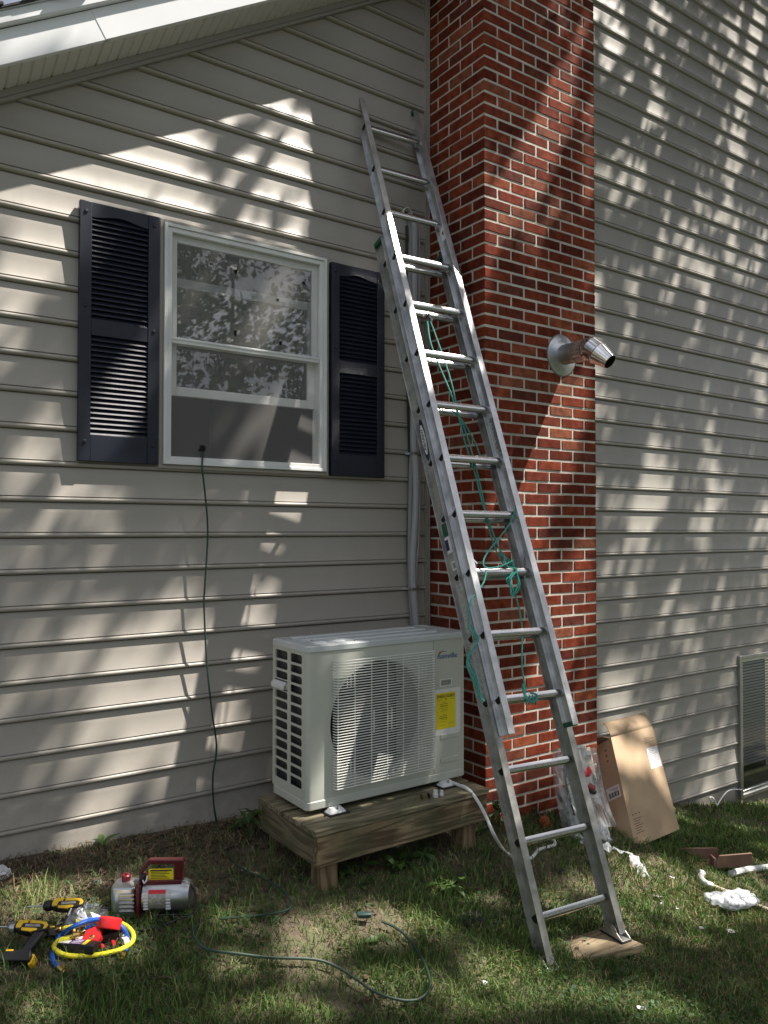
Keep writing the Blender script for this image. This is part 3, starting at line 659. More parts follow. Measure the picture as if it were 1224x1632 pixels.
# pulley under rung 11
px = .332*.30
mb = MB(); mb.box((px-.008, 10*S-.025, FG+.012), (px+.012, 10*S-.012, FG+.05), L_); mb.tube([L_ @ Vector((px+.002, 10*S-.02, FG+.0)), L_ @ Vector((px+.002, 10*S-.05, FG-.0))], .006, 8)
mb.lathe([(.013, -.005), (.010, 0), (.013, .005)], basis(L_ @ Vector((px+.002, 10*S-.062, FG)), LN, LD, LE), 14); build(mb, 'pulley', STEEL, lad)
# text
def text(s, size, M, m, parent, name='lettering', ext=.0004, align='CENTER', sx=1):
    cu = bpy.data.curves.new(name, 'FONT'); cu.body = s; cu.size = size; cu.extrude = ext; cu.align_x = align; cu.align_y = 'CENTER'; cu.resolution_u = 3
    o = bpy.data.objects.new('tmp', cu); COL.objects.link(o); dg = bpy.context.evaluated_depsgraph_get(); dg.update()
    me = bpy.data.meshes.new_from_object(o.evaluated_get(dg)); bpy.data.objects.remove(o); bpy.data.curves.remove(cu)
    off = gpos(parent)
    me.transform(Matrix.Translation(-off) @ M @ Matrix.Diagonal((sx, 1, 1, 1))); me.materials.clear(); me.materials.append(m); me.name = name
    return link(name, me, parent)
# web stickers on the left base rail (outer face looks along -LE)
def web(y, z, x=bx0): return L_ @ Vector((x-.0030, y, z))
def web_plate(y0, y1, z0, z1, m, name='sticker', x=bx0, k=1, parent=lad):
    mb = MB(); mb.box((x-.0018-.0010*k, y0, z0), (x-.0019, y1, z1), L_); return build(mb, name, m, parent, smooth=None)
def ell(cy, cz, a, b, m, k, nm):
    mb = MB(); n = 28; mb.add([L_ @ Vector((bx0-.0018-.0008*k, cy+a*math.cos(2*math.pi*i/n), cz+b*math.sin(2*math.pi*i/n))) for i in range(n)], [tuple(range(n))]); return build(mb, nm, m, lad, smooth=None)
wy = 8*S-.165; wz = ZB+.008
ell(wy, wz, .118, .026, NAVY_INK, 1, 'maker_plate'); ell(wy, wz, .085, .019, PAPER, 2, 'maker_plate')
# reads down the rail
text('WERNER', .030, basis(web(wy, wz)-LE*.0012, -LD, -LN, -LE) if False else basis(web(wy, wz)-LE*.0012, -LD, LN, -LE), INK, lad)
web_plate(5*S+.13, 5*S+.275, ZB-.030, ZB+.026, PAPER)
web_plate(5*S+.215, 5*S+.285, ZB-.031, ZB+.026, GREEN_P, k=1.6); web_plate(5*S+.145, 5*S+.2, ZB-.0, ZB+.026, NAVY_INK, k=1.6)
web_plate(5*S+.04, 5*S+.085, ZB-.026, ZB+.014, PAPER); web_plate(5*S+.048, 5*S+.077, ZB-.018, ZB+.006, STICKER, k=1.6)
for (a, b) in ((4*S+.03, 4*S+.27), (3*S+.05, 3*S+.275)):
    web_plate(a, b, ZB-.030, ZB+.016, STICKER2)
    for i in range(26):
        y = a+.012+(b-a-.024)*i/25; h = random.uniform(.35, 1)
        if i % 4 != 3: web_plate(y-.0022, y+.0016, ZB-.024, ZB-.024+.034*h, STICKER, 'sticker_print', k=1.8)
# inside of right fly rail
mb = MB(); y0, y1 = 7*S+.05, 7*S+.26; mb.box((fx1_-.003, y0, ZF-.022), (fx1_-.0019, y1, ZF+.028), L_); build(mb, 'sticker', STICKER2, lad, smooth=None)
for i in range(24):
    y = y0+.01+(y1-y0-.02)*i/23; mb = MB(); mb.box((fx1_-.0038, y-.0022, ZF-.018), (fx1_-.003, y+.0012, ZF-.018+.04*random.uniform(.4, 1)), L_); build(mb, 'sticker_print', INK, lad, smooth=None)
# swivel feet
def foot(x, y, zgr):
    c = L_ @ Vector((x, y, ZB)); Zu = Vector((0, 0, (c.z-zgr)/.072)); X = LE; Yh = Zu.cross(X).normalized()*.8
    M = basis(c, X, Yh, Zu); mb = MB()
    n = 12; pr = [(-.085, -.055), (.075, -.055), (.07, -.045)]+[(.045*math.cos(math.pi*i/n), -.01+.05*math.sin(math.pi*i/n)) for i in range(n+1)]+[(-.08, -.045)]
    M2 = M @ Matrix.Rotation(R(90), 4, 'Z')
    for s in (-.026, .026): mb.prism(pr, s-.0025, s+.0025, M2)
    mb.box((-.025, -.085, -.060), (.025, .075, -.053), M)
    f = build(mb, 'foot', ALU_D, lad, bevel=.001)
    mb = MB(); mb.box((-.03, -.09, -.072), (.03, .08, -.0605), M); build(mb, 'tread_pad', RUBBER, f, bevel=.002)
    mb = MB(); mb.tube([M @ Vector((-.03, 0, 0)), M @ Vector((.03, 0, 0))], .009, 10); build(mb, 'bolt', STEEL, f)
cL = L_ @ Vector((bx0, -.15, ZB)); foot(bx0, -.15, gz(cL.x, cL.y)-.012)
bz = min(onG(945, 1508).z+.028, (L_ @ Vector((bx1, -.125, ZB))).z-.03); foot(bx1, -.125, bz)
pts = [onP(q[0], q[1], Vector((0, 0, bz)), Vector((0, 0, 1))) for q in ((888, 1503), (918, 1530), (1026, 1505), (962, 1477))]
mb = MB(); mb.add(pts+[p_-Vector((0, 0, .036)) for p_ in pts], [(0, 1, 2, 3), (7, 6, 5, 4)]+[(i, i+4, (i+1) % 4+4, (i+1) % 4) for i in range(4)])
BOARD = [p_.copy() for p_ in pts]
solo(mb, 'wood_board', WOOD_B, "short weathered plank lying on the lawn under the ladder's right foot", 'board', bevel=.003)

# ------------------------------------------------------------------ rope on the ladder
def LPt(x, y, z): return onP(x, y, LA+LN*z, LN)
rope = thing('rope', "teal pull rope hanging loosely over the ladder's rungs", 'rope', LPt(846, 1116, FG-.03))
def strand(pts, z=FG-.02, r_=.0042, wob=0):
    P = [LPt(a[0], a[1], (a[2] if len(a) > 2 else z)) for a in pts]; mb = MB(); mb.tube(spline(P, 6), r_, 7); build(mb, 'strand', ROPE, rope)
strand([(681, 512), (686, 545), (699, 580), (718, 625), (728, 655), (746, 700, FG+.02), (765, 772, FG+.03), (780, 845, FG+.03), (792, 880, FG+.02), (806, 905, FG-.02)])
strand([(686, 512), (698, 545), (712, 585), (722, 620), (730, 660), (742, 708, FG+.02), (757, 755, FG+.03), (770, 806, FG+.03), (786, 850, FG+.02), (800, 888, FG)])
strand([(722, 655, FG), (738, 672, FG+.02), (757, 705, FG+.03), (768, 735, FG+.03)])
strand([(818, 782), (823, 800), (815, 830), (795, 858), (776, 882), (770, 897), (776, 905), (796, 903), (819, 893)], FG-.05)
for i in range(5):
    a = random.uniform; strand([(800+a(-5, 6), 880+a(-4, 6)), (812+a(-6, 6), 897+a(-8, 5)), (822+a(-4, 4), 912+a(-5, 5)), (811+a(-5, 5), 924+a(-6, 6)), (818+a(-4, 5), 944+a(-6, 6)), (826+a(-3, 3), 930), (818+a(-3, 5), 905)], FG-.045+.008*i)
strand([(820, 945), (826, 965), (832, 1000), (832, 1060, FG-.02), (836, 1090, FG-.03), (838, 1108, FG-.03)])
strand([(834, 1090, FG-.03), (835, 1110, FG-.032)], r_=.0075)
for i in range(4):
    x = 836+i*5; strand([(x, 1103, FG-.005), (x+1, 1105, FG-.028), (x+3, 1112, FG-.036), (x+3, 1121, FG-.028), (x+2, 1122, FG-.005)])
strand([(835, 1112), (850, 1119), (856, 1108), (846, 1104)], FG-.037)
strand([(775, 908), (772, 925), (762, 942), (750, 958), (747, 985), (748, 1003), (760, 1018), (757, 1032), (746, 1044), (746, 1062), (757, 1082), (764, 1102), (770, 1116)], FG-.055)
strand([(750, 996), (757, 1008), (762, 1020), (752, 1038), (744, 1056), (750, 1076), (758, 1094), (766, 1112), (772, 1118)], FG-.058)
strand([(745, 1045), (752, 1062), (757, 1072), (762, 1092), (763, 1112)], FG-.05)

# ================================================================== AC UNIT AND ITS PLATFORM
PX0, PX1, PY0, PY1, PZ = -1.301, -.305, -.85, -.30, -1.297
plat = thing('wooden_platform', 'low weathered timber platform on short posts under the air conditioner', 'platform', ((PX0+PX1)/2, (PY0+PY1)/2, -1.6))
for (a, b, n_) in ((PY0-.004, PY0+.136, 1), (PY0+.155, PY0+.29, .6), (PY0+.325, PY0+.462, 1), (PY0+.47, PY0+.56, 1)):
    ex = 0 if n_ == 1 else .0
    mb = MB(); mb.box((PX0-.006-ex, a, PZ-.026), (PX1+.012, b, PZ)); build(mb, 'deck_board', WOOD_T, plat, bevel=.004)
mb = MB(); mb.box((PX0+.004, PY0, PZ-.160), (PX1, PY0+.037, PZ-.0285)); build(mb, 'beam', WOOD, plat, bevel=.003)
mb = MB(); mb.box((PX0+.004, PY1-.01, PZ-.160), (PX1, PY1+.027, PZ-.0285)); build(mb, 'beam', WOOD, plat, bevel=.003)
for x in (PX0+.004, PX1-.041):
    mb = MB(); mb.box((x, PY0+.039, PZ-.160), (x+.037, PY1-.012, PZ-.0285)); build(mb, 'beam', WOOD_Y, plat, bevel=.003)
for (x, y) in ((PX0+.044, PY0+.039), (PX1-.131, PY0+.039), (PX0+.044, PY1-.104), (PX1-.131, PY1-.104)):
    mb = MB(); mb.box((x-.0, y, gz(x, y)-.1), (x+.089, y+.089, PZ-.029)); build(mb, 'post', WOOD_Z, plat, bevel=.004)
AX0, AX1, AYF, AYB, AZ0, AZ1 = -1.253, -.303, -.68, -.335, -1.272, -.520
ac = thing('air_conditioner', 'pale grey outdoor air conditioner unit with round fan grille on wooden platform', 'air conditioner', ((AX0+AX1)/2, (AYF+AYB)/2, PZ))
ZT = AZ1-.03
g1, g2, g3, g4 = onY(538, 1052, AYF), onY(690, 1037, AYF), onY(517, 1266, AYF), onY(687, 1216, AYF)
GX0, GX1, GZ0, GZ1 = (g1.x+g3.x)/2+.01, (g2.x+g4.x)/2, (g3.z+g4.z)/2, (g1.z+g2.z)/2
cxF, czF, rF = onY(606, 1145, AYF).x, onY(606, 1145, AYF).z, .283
XS = onY(690, 1120, AYF).x+.004
# front panel with a round opening (left of the seam), access panel right of it
def panel_hole(x0, x1, z0, z1, cx, cz, r_, y, m, name, parent):
    n = 64; vs = []; fs = []
    for i in range(n):
        a = 2*math.pi*i/n; c, s_ = math.cos(a), math.sin(a)
        tx = ((x1-cx) if c > 0 else (x0-cx))/c if abs(c) > 1e-6 else 1e9; tz = ((z1-cz) if s_ > 0 else (z0-cz))/s_ if abs(s_) > 1e-6 else 1e9
        t = min(tx, tz); vs += [(cx+r_*c, y, cz+r_*s_), (cx+t*c, y, cz+t*s_), (cx+r_*c*.985, y+.012, cz+r_*s_*.985), (cx+.975*r_*c, y+.05, cz+.975*r_*s_)]
    cor = [(x0, z0), (x1, z0), (x1, z1), (x0, z1)]; b = len(vs); vs += [(a, y, c) for a, c in cor]
    for i in range(n):
        j = (i+1) % n; fs += [(4*i, 4*i+1, 4*j+1, 4*j), (4*i+2, 4*i, 4*j, 4*j+2), (4*i+3, 4*i+2, 4*j+2, 4*j+3)]
    for k, (a, c) in enumerate(cor):
        ang = math.atan2(c-cz, a-cx) % (2*math.pi); i = int(ang/(2*math.pi)*n) % n; fs.append((4*i+1, b+k, 4*((i+1) % n)+1))
    mb = MB(); mb.add(vs, fs); return build(mb, name, m, parent, smooth=30)
fp = panel_hole(AX0+.022, XS-.001, AZ0+.042, ZT, cxF, czF, rF, AYF, AC_P, 'front_panel', ac)
# body: rounded front-left corner, base tray, right & back
mb = MB(); n = 8; pr = [(AX0+.022-.022*math.sin(math.pi/2*i/n), AYF+.022-.022*math.cos(math.pi/2*i/n)) for i in range(n+1)]
z0, z1 = AZ0+.042, ZT
mb.add([(x, y, z0) for x, y in pr]+[(x, y, z1) for x, y in pr], [(i+1, i, n+1+i, n+2+i) for i in range(n)])
build(mb, 'corner_post', AC_P, ac)
mb = MB(); mb.box((AX0, AYF+.022, z0), (AX0+.003, AYF+.038, z1)); build(mb, 'side_strip', AC_P, ac)
mb = MB(); mb.box((AX0+.02, AYB-.008, AZ0+.04), (AX1-.002, AYB-.001, ZT)); build(mb, 'back_panel', AC_P, ac)
mb = MB(); x0 = XS+.001; x1 = AX1
pr = [(x0, AYF)]+[(x1-.018+.018*math.sin(math.pi/2*i/n), AYF+.018-.018*math.cos(math.pi/2*i/n)) for i in range(n+1)]+[(x1, AYB)]
k = len(pr); mb.add([(x, y, z0) for x, y in pr]+[(x, y, z1) for x, y in pr], [(i, i+1, k+i+1, k+i) for i in range(k-1)])
sp = build(mb, 'service_panel', AC_P, ac)
# base tray, slightly proud
def rr(x0, x1, y0, y1, r_, n=6):
    P = []
    for cx, cy, a0 in ((x1-r_, y1-r_, 0), (x0+r_, y1-r_, 90), (x0+r_, y0+r_, 180), (x1-r_, y0+r_, 270)):
        P += [(cx+r_*math.cos(R(a0+90*i/n)), cy+r_*math.sin(R(a0+90*i/n))) for i in range(n+1)]
    return P
def slab(P, zs, insets, mb):
    k = len(P); cx = sum(p_[0] for p_ in P)/k; cy = sum(p_[1] for p_ in P)/k; vs = []
    for z, ins in zip(zs, insets):
        for x, y in P: d = math.hypot(x-cx, y-cy); vs.append((x-ins*(1 if x > cx else -1), y-ins*(1 if y > cy else -1), z))
    L = len(zs); mb.add(vs, [(a*k+i, a*k+(i+1) % k, (a+1)*k+(i+1) % k, (a+1)*k+i) for a in range(L-1) for i in range(k)]+[tuple(range(k))[::-1], tuple((L-1)*k+i for i in range(k))]); return mb
mb = MB(); slab(rr(AX0-.002, AX1+.002, AYF-.003, AYB, .026), [AZ0, AZ0+.004, AZ0+.036, AZ0+.041], [.004, 0, 0, .004], mb); build(mb, 'base_tray', AC_P, ac)
mb = MB(); slab(rr(AX0-.005, AX1+.005, AYF-.006, AYB+.01, .03), [ZT+.001, ZT+.024, AZ1-.002, AZ1], [0, 0, .004, .012], mb); tc = build(mb, 'top_cover', AC_T, ac)
for (a, b) in ((.07, .13), (.17, .23), (.26, .31)):
    mb = MB(); slab(rr(AX0+.07, AX1-.12, AYF+a, AYF+b, .02), [AZ1-.001, AZ1+.005, AZ1+.007], [0, .003, .008], mb); build(mb, 'top_rib', AC_T, tc)
# ribs pressed into the service panel
for pz in (1175, 1213):
    a = onY(702, pz, AYF); mb = MB(); mb.box((a.x, AYF-.004, a.z-.013), (AX1-.05, AYF+.002, a.z+.013)); build(mb, 'panel_rib', AC_P, sp, bevel=.0038, seg=3)
# grille: many thin bars: joined
mb = MB(); N = 48
yb = AYF-.030
for i in range(N):
    z = GZ0+(GZ1-GZ0)*i/(N-1)
    mb.tube([(GX0, AYF-.001, z), (GX0, yb+.008, z), (GX0+.008, yb, z), (GX1-.008, yb, z), (GX1, yb+.008, z), (GX1, AYF-.001, z)], .0028, 5)
for i in range(7):
    x = GX0+.012+(GX1-GX0-.024)*i/6; mb.tube([(x, yb+.0035, GZ0), (x, yb+.0035, GZ1)], .0026, 5)
for (fx, fz, sx, sz) in ((.14, .84, 1, 1), (.86, .84, 1, 1), (.14, .15, 1, 1), (.86, .15, 1, 1)):
    for d in (-.02, 0, .02):
        x = GX0+(GX1-GX0)*fx+d; z = GZ0+(GZ1-GZ0)*fz; mb.tube([(x, yb+.003, z-.03), (x, yb+.003, z+.03)], .0026, 5)
for d in (-.055, .05): mb.tube([(cxF+d, yb+.003, czF-.055), (cxF+d, yb+.003, czF+.055)], .003, 5)
gr = build(mb, 'fan_grille', mat('grille_enamel', (.72, .73, .69), .32), ac, smooth=60); gr['kind'] = 'stuff'
# fan
mb = MB(); mb.lathe([(.058, 0), (.058, .05), (.045, .062), (.001, .064)], AX(Vector((cxF, AYF+.12, czF)), oY), 24)
hb = build(mb, 'fan_hub', mat('fan_plastic', (.03, .032, .035), .4), ac)
for b_ in range(3):
    mb = MB(); vs = []; nn = 10
    for i in range(nn):
        r_ = .05+.175*i/(nn-1)
        for s_ in (0, 1):
            a = b_*2*math.pi/3+.2+(s_*(.75+.35*i/nn))+.5*i/nn; vs.append((cxF+r_*math.cos(a), AYF+.06+.055*s_, czF+r_*math.sin(a)))
    mb.add(vs, [(2*i, 2*i+1, 2*i+3, 2*i+2) for i in range(nn-1)]); o = build(mb, 'fan_blade', mat('fan_blade', (.045, .048, .055), .4), ac); o.modifiers.new('solid', 'SOLIDIFY').thickness = .004
mb = MB(); mb.box((AX0+.03, AYB-.05, AZ0+.05), (XS-.02, AYB-.01, ZT-.01)); build(mb, 'coil', AC_D, ac)
mb = MB(); mb.box((AX0+.022, AYF+.04, AZ0+.05), (AX0+.034, AYB-.008, ZT-.005)); build(mb, 'side_coil', COIL, ac)
# left side lattice
ys = [AYF+.0385, AYF+.050, AYF+.160, AYF+.190, AYB-.030, AYB-.004]
rows = 13; zlo, zhi = AZ0+.042, ZT; zb0, zt0 = zlo+.045, zhi-.018; pz = (zt0-zb0)/rows
mb = MB(); X0, X1 = AX0, AX0+.004
for a, b in ((ys[0], ys[1]), (ys[2], ys[3]), (ys[4], ys[5])): mb.box((X0, a, zlo), (X1, b, zhi))
for a, b in ((ys[1], ys[2]), (ys[3], ys[4])):
    mb.box((X0, a, zlo), (X1, b, zb0)); mb.box((X0, a, zt0), (X1, b, zhi))
    for i in range(1, rows): z = zb0+pz*i; mb.box((X0, a, z-.0055), (X1, b, z+.0055))
    for i in range(rows):           # rounded corners
        for (yy, sy) in ((a, 1), (b, -1)):
            for (zz, sz) in ((zb0+pz*i+.0055*(i > 0), 1), (zb0+pz*(i+1)-.0055*(i < rows-1), -1)):
                c_ = .008; mb.add([(X0, yy, zz), (X0, yy+sy*c_, zz), (X0, yy, zz+sz*c_)], [(0, 1, 2)])
zH = zb0+pz*9.5
mb.box((X0, ys[3], zH-pz*.5), (X1, ys[4], zH+pz*.5))
lt = build(mb, 'side_lattice', AC_P, ac, smooth=None)
mb = MB(); mb.prism([(AX0-.018, zH-.016), (AX0-.018, zH+.004), (AX0, zH+.018), (AX0, zH+.006), (AX0-.010, zH-.004), (AX0-.010, zH-.016)], ys[3]+.012, ys[4]+.012); build(mb, 'handle', WHITE_P, ac, bevel=.002)
# feet, pads, bolts
for (x, f_) in ((onY(535, 1296, AYF-.02).x, 1), (onY(712, 1256, AYF-.02).x, 1), (AX0+.15, 0), (AX1-.2, 0)):
    y = AYF-.012 if f_ else AYB+.02
    mb = MB(); slab(rr(x-.045, x+.045, y-.035, y+.03, .01), [PZ+.006, PZ+.016, AZ0+.0], [0, .008, .016], mb); ft = build(mb, 'foot', WHITE_P, ac)
    mb = MB(); mb.box((x-.055, y-.048, PZ), (x+.055, y+.03, PZ+.006)); build(mb, 'rubber_pad', RUBBER, ft)
    mb = MB(); mb.lathe([(.009, 0), (.009, .006), (.004, .007), (.004, .014)], Matrix.Translation((x, y-.018, PZ+.020)), 8); build(mb, 'bolt', STEEL, ft)
# screws
for q in ((565, 1021), (480, 1022), (444, 1013), (665, 1257), (528, 1287)):
    c = onY(q[0], q[1], AYF-.0065); mb = MB(); mb.lathe([(.0035, 0), (.0035, .0015)], AX(Vector((max(c.x, AX0+.02), AYF-.004, c.z)), oY), 8); build(mb, 'screw', STEEL, ac)
# logo, window in the panel, energy label
MF = lambda x, z, k=.0012: basis(Vector((x, AYF-k, z)), Vector((1, 0, 0)), Vector((0, 0, 1)), Vector((0, -1, 0)))
lg = onY(713, 1045, AYF); text('senville', .040, MF(lg.x+.004, lg.z), BLUE_INK, sp, sx=1.05)
mb = MB(); a0 = onY(700, 1046, AYF); mb.tube([(a0.x+.028+.038*math.cos(R(a)), AYF-.0012, a0.z-.012+.036*math.sin(R(a))) for a in range(180, 60, -8)], [.0022*(1-.04*abs(i-6)) for i in range(15)], 6); build(mb, 'logo_arc', NAVY_INK, sp)
mb = MB(); c = onY(701, 1040, AYF); mb.lathe([(.008, 0), (.0075, .0008)], AX(Vector((c.x, AYF-.0002, c.z)), oY), 16); build(mb, 'logo_sun', ORANGE_INK, sp)
b1, b2 = onY(701, 1083, AYF), onY(720, 1092, AYF)
mb = MB(); mb.frame((b1.x, b2.z, b2.x, b1.z), (b1.x+.006, b2.z+.005, b2.x-.006, b1.z-.005), AYF-.002, AYF); build(mb, 'badge', WHITE_P, sp, smooth=None)
mb = MB(); mb.box((b1.x+.006, AYF-.0008, b2.z+.005), (b2.x-.006, AYF, b1.z-.005)); build(mb, 'badge', STICKER, sp, smooth=None)
l1, l2 = onY(689, 1101, AYF), onY(733, 1165, AYF)
mb = MB(); mb.box((l1.x, AYF-.0007, l2.z-.002), (l2.x, AYF, l1.z)); lb = build(mb, 'energy_label', PAPER, sp, smooth=None)
y1_, y2_ = onY(694.5, 1106, AYF), onY(726, 1158, AYF)
mb = MB(); mb.box((y1_.x, AYF-.0014, y2_.z), (y2_.x, AYF-.0008, y1_.z)); build(mb, 'energy_label', YELLOW, sp, smooth=None)
wL = y2_.x-y1_.x; hL = y1_.z-y2_.z; cxL = (y1_.x+y2_.x)/2
text('ENERGYGUIDE', .0235, MF(cxL, y1_.z-.018, .002), INK, sp, sx=wL*.93/.165)
mb = MB(); mb.mi = 0
def ln(x0, x1, z, h=.0018): mb.box((y1_.x+wL*x0, AYF-.0019, y1_.z-hL*z-h/2), (y1_.x+wL*x1, AYF-.0015, y1_.z-hL*z+h/2))
for (a, b, z, h) in ((.35, .48, .27, .0015), (.2, .58, .31, .002), (.05, .3, .19, .0012), (.7, .95, .19, .0012), (.33, .47, .60, .0015), (.18, .55, .64, .002), (.2, .6, .42, .001), (.25, .6, .46, .001), (.2, .6, .50, .001), (.25, .55, .74, .001), (.2, .5, .80, .001), (.6, .9, .86, .001), (.15, .5, .9, .001)): ln(a, b, z, h)
for i in range(5): ln(.22+i*.08, .26+i*.08, .365, .006); ln(.18+i*.085, .22+i*.085, .695, .006)
mb.box((y1_.x+wL*.5-.004, AYF-.0019, y1_.z-.036), (y1_.x+wL*.5+.004, AYF-.0015, y1_.z-.030))
build(mb, 'label_print', INK, sp, smooth=None)
# fittings and caps left on the deck
def cap(px, r_, h, m, lab, cat, lie=False, grp=None):
    c = onP(px[0], px[1], Vector((0, 0, PZ)), Vector((0, 0, 1))); mb = MB()
    if lie: mb.lathe([(r_*.6, 0), (r_, .002), (r_, h), (r_*.75, h), (r_*.7, .004)], basis(c+Vector((0, 0, r_)), Vector((.3, .95, 0)).normalized(), Vector((0, 0, 1)), Vector((-.3, -.95, 0)).normalized()), 6 if lie == 2 else 12)
    else: mb.lathe([(r_, 0), (r_, h*.45), (r_*.8, h*.5), (r_*.75, h), (r_*.5, h)], Matrix.Translation(c), 12)
    solo(mb, 'flare_nut' if lie else 'pipe_stopper', m, lab, cat, grp)
cap((671, 1274), .014, .02, BRASS, 'brass flare nut, leftmost of the small parts on the wooden deck', 'nut', 2)
cap((682, 1271), .013, .022, mat('dark_brass', (.12, .08, .05), .35, metal=.8), 'dark brown nut between the brass nut and the white caps', 'nut', 2)
cap((694, 1270), .014, .034, WHITE_P, 'taller white plastic cap standing on the wooden deck', 'cap')
cap((704, 1268), .010, .026, WHITE_P, 'smaller white plastic cap beside the rubber foot on the deck', 'cap')

# refrigerant lines on the wall
ls = thing('refrigerant_lines', 'grey taped refrigerant pipes running down the siding to the air conditioner', 'pipe', onY(660, 985, -.03))
def wl(pts, r_, y=-.035, m=PIPEW, nm='pipe', n=10):
    P = [onY(a[0], a[1], a[2] if len(a) > 2 else y) for a in pts]; mb = MB(); mb.tube(spline(P, 6), r_, n); build(mb, nm, m, ls)
wl([(650, 342, .03), (653, 346, -.01), (660, 358, -.045), (661, 400), (661, 470), (663, 560), (660, 640), (659, 700), (662, 740), (663, 790), (661, 840), (658, 890), (658, 930), (663, 990), (664, 1010)], .021, -.045)
wl([(652, 352, .0), (655, 375, -.03), (653, 430), (654, 520), (656, 620), (657, 700), (655, 750), (654, 800), (653, 860), (653, 910), (655, 960), (658, 1010)], .014, -.022, mat('grey_tape_dark', (.25, .25, .26), .45))
wl([(668, 370, -.02), (668, 450), (668, 560), (667, 660), (665, 715), (668, 780), (667, 860), (662, 930), (668, 1000)], .008, -.05)
wl([(648, 360, -.01), (648, 420), (650, 520), (650, 640), (652, 720), (652, 780), (650, 850), (650, 900), (655, 990)], .006, -.012, BLACK, 'cable')
cs = onY(648, 341, 0); mb = MB(); mb.lathe([(.036, -.02), (.036, .016), (.031, .018), (.031, -.02)], AX(cs, oY), 24, False); build(mb, 'wall_sleeve', WHITE_P, ls)
mb = MB(); mb.lathe([(.031, -.0), (.001, .001)], AX(cs, oY), 24, False); build(mb, 'sleeve_opening', VOID, ls)
for q in ((661, 723), (658, 938)):
    c = onY(q[0], q[1], -.03); mb = MB(); mb.box((c.x-.036, -.07, c.z-.007), (c.x+.03, -.066, c.z+.007)); mb.box((c.x-.036, -.066, c.z-.007), (c.x-.032, .0, c.z+.007)); mb.box((c.x+.026, -.066, c.z-.007), (c.x+.03, .0, c.z+.007)); mb.box((c.x-.055, -.008, c.z-.007), (c.x-.036, -.004, c.z+.007)); build(mb, 'clamp', STEEL, ls, bevel=.001)

# drain hose
def onPz(x, y, z): return onP(x, y, Vector((0, 0, z)), Vector((0, 0, 1)))
P = [Vector((-.42, -.62, PZ+.018)), onPz(728, 1250, PZ+.015), onPz(745, 1257, PZ+.012), onY(760, 1275, -.87), onY(774, 1300, -.92), onY(787, 1330, -.98), onG(803, 1355, .012), onG(822, 1368, .012), onG(845, 1368, .012), onG(858, 1355, .012), onG(873, 1350, .012), onG(884, 1346, .014), onG(882, 1338, .02), onG(872, 1330, .04)]
mb = MB(); mb.tube(spline(P, 6), .0085, 8); solo(mb, 'drain_hose', WHITE_P, 'white drain hose curving from the wooden platform down behind the ladder', 'hose')
c = onG(868, 1322, 0); mb = MB(); rr_ = random.Random(3)
for i in range(26):
    d = Vector((rr_.gauss(0, 1), rr_.gauss(0, 1), abs(rr_.gauss(0, 1)))).normalized(); q = c+Vector((0, 0, .04))+d*.02; s_ = .006+.009*rr_.random()
    mb.add([q+Vector((rr_.gauss(0, s_), rr_.gauss(0, s_), rr_.gauss(0, s_))) for _ in range(4)], [(0, 1, 2), (0, 2, 3), (0, 3, 1), (1, 3, 2)])
mb.lathe([(.012, 0), (.03, .02), (.034, .045), (.022, .07), (.004, .078)], Matrix.Translation(c), 9)
solo(mb, 'foam_tuft', RUST, "rusty orange tuft of foam on the ground at the chimney's foot", 'foam', smooth=None)

# ================================================================== EXTENSION CORD
h0 = onY(322, 718, -.016)
P = [h0+Vector((0, .05, .01)), onY(323, 723, -.02), onY(322, 745, -.05)]+[onY(a, b, -.05) for a, b in ((327, 790), (331, 850), (326, 940), (325, 960), (329, 1050), (337, 1130), (345, 1190), (339, 1240), (341, 1285))]+[onY(350, 1325, -.08)]+[onG(a, b, .026) for a, b in ((375, 1375), (420, 1400), (450, 1418), (464, 1440), (452, 1452), (400, 1460), (350, 1464))]
cord = thing('extension_cord', 'thin dark green extension cord hanging from the window and looping over the grass', 'cord', onG(350, 1464))
mb = MB(); mb.tube(spline(P, 7), .0048, 7); build(mb, 'cable', CORD, cord)
mb = MB(); mb.tube(spline([onG(a, b, .036) for a, b in ((315, 1472), (308, 1485), (315, 1502), (335, 1514), (380, 1520), (430, 1526), (500, 1529), (535, 1540), (570, 1562), (600, 1582), (640, 1594), (668, 1592), (684, 1575), (682, 1550), (668, 1520), (650, 1495), (630, 1478), (608, 1468))], 7), .0055, 7); build(mb, 'cable', CORD, cord)
c = onG(580, 1462, .03); mb = MB(); mb.box((-.032, -.014, 0), (.032, .014, .02), Matrix.Translation(c) @ Matrix.Rotation(R(-30), 4, 'Z')); build(mb, 'plug_socket', PLUG, cord, bevel=.006)
c = onY(322, 716, -.0145); mb = MB(); rr_ = random.Random(5)
mb.add([c+Vector((.022*math.cos(a*.9)*(.6+.6*rr_.random()), 0, .02*math.sin(a*.9)*(.5+.7*rr_.random()))) for a in range(7)], [tuple(range(7))]); build(mb, 'screen_hole', VOID, wn, smooth=None)

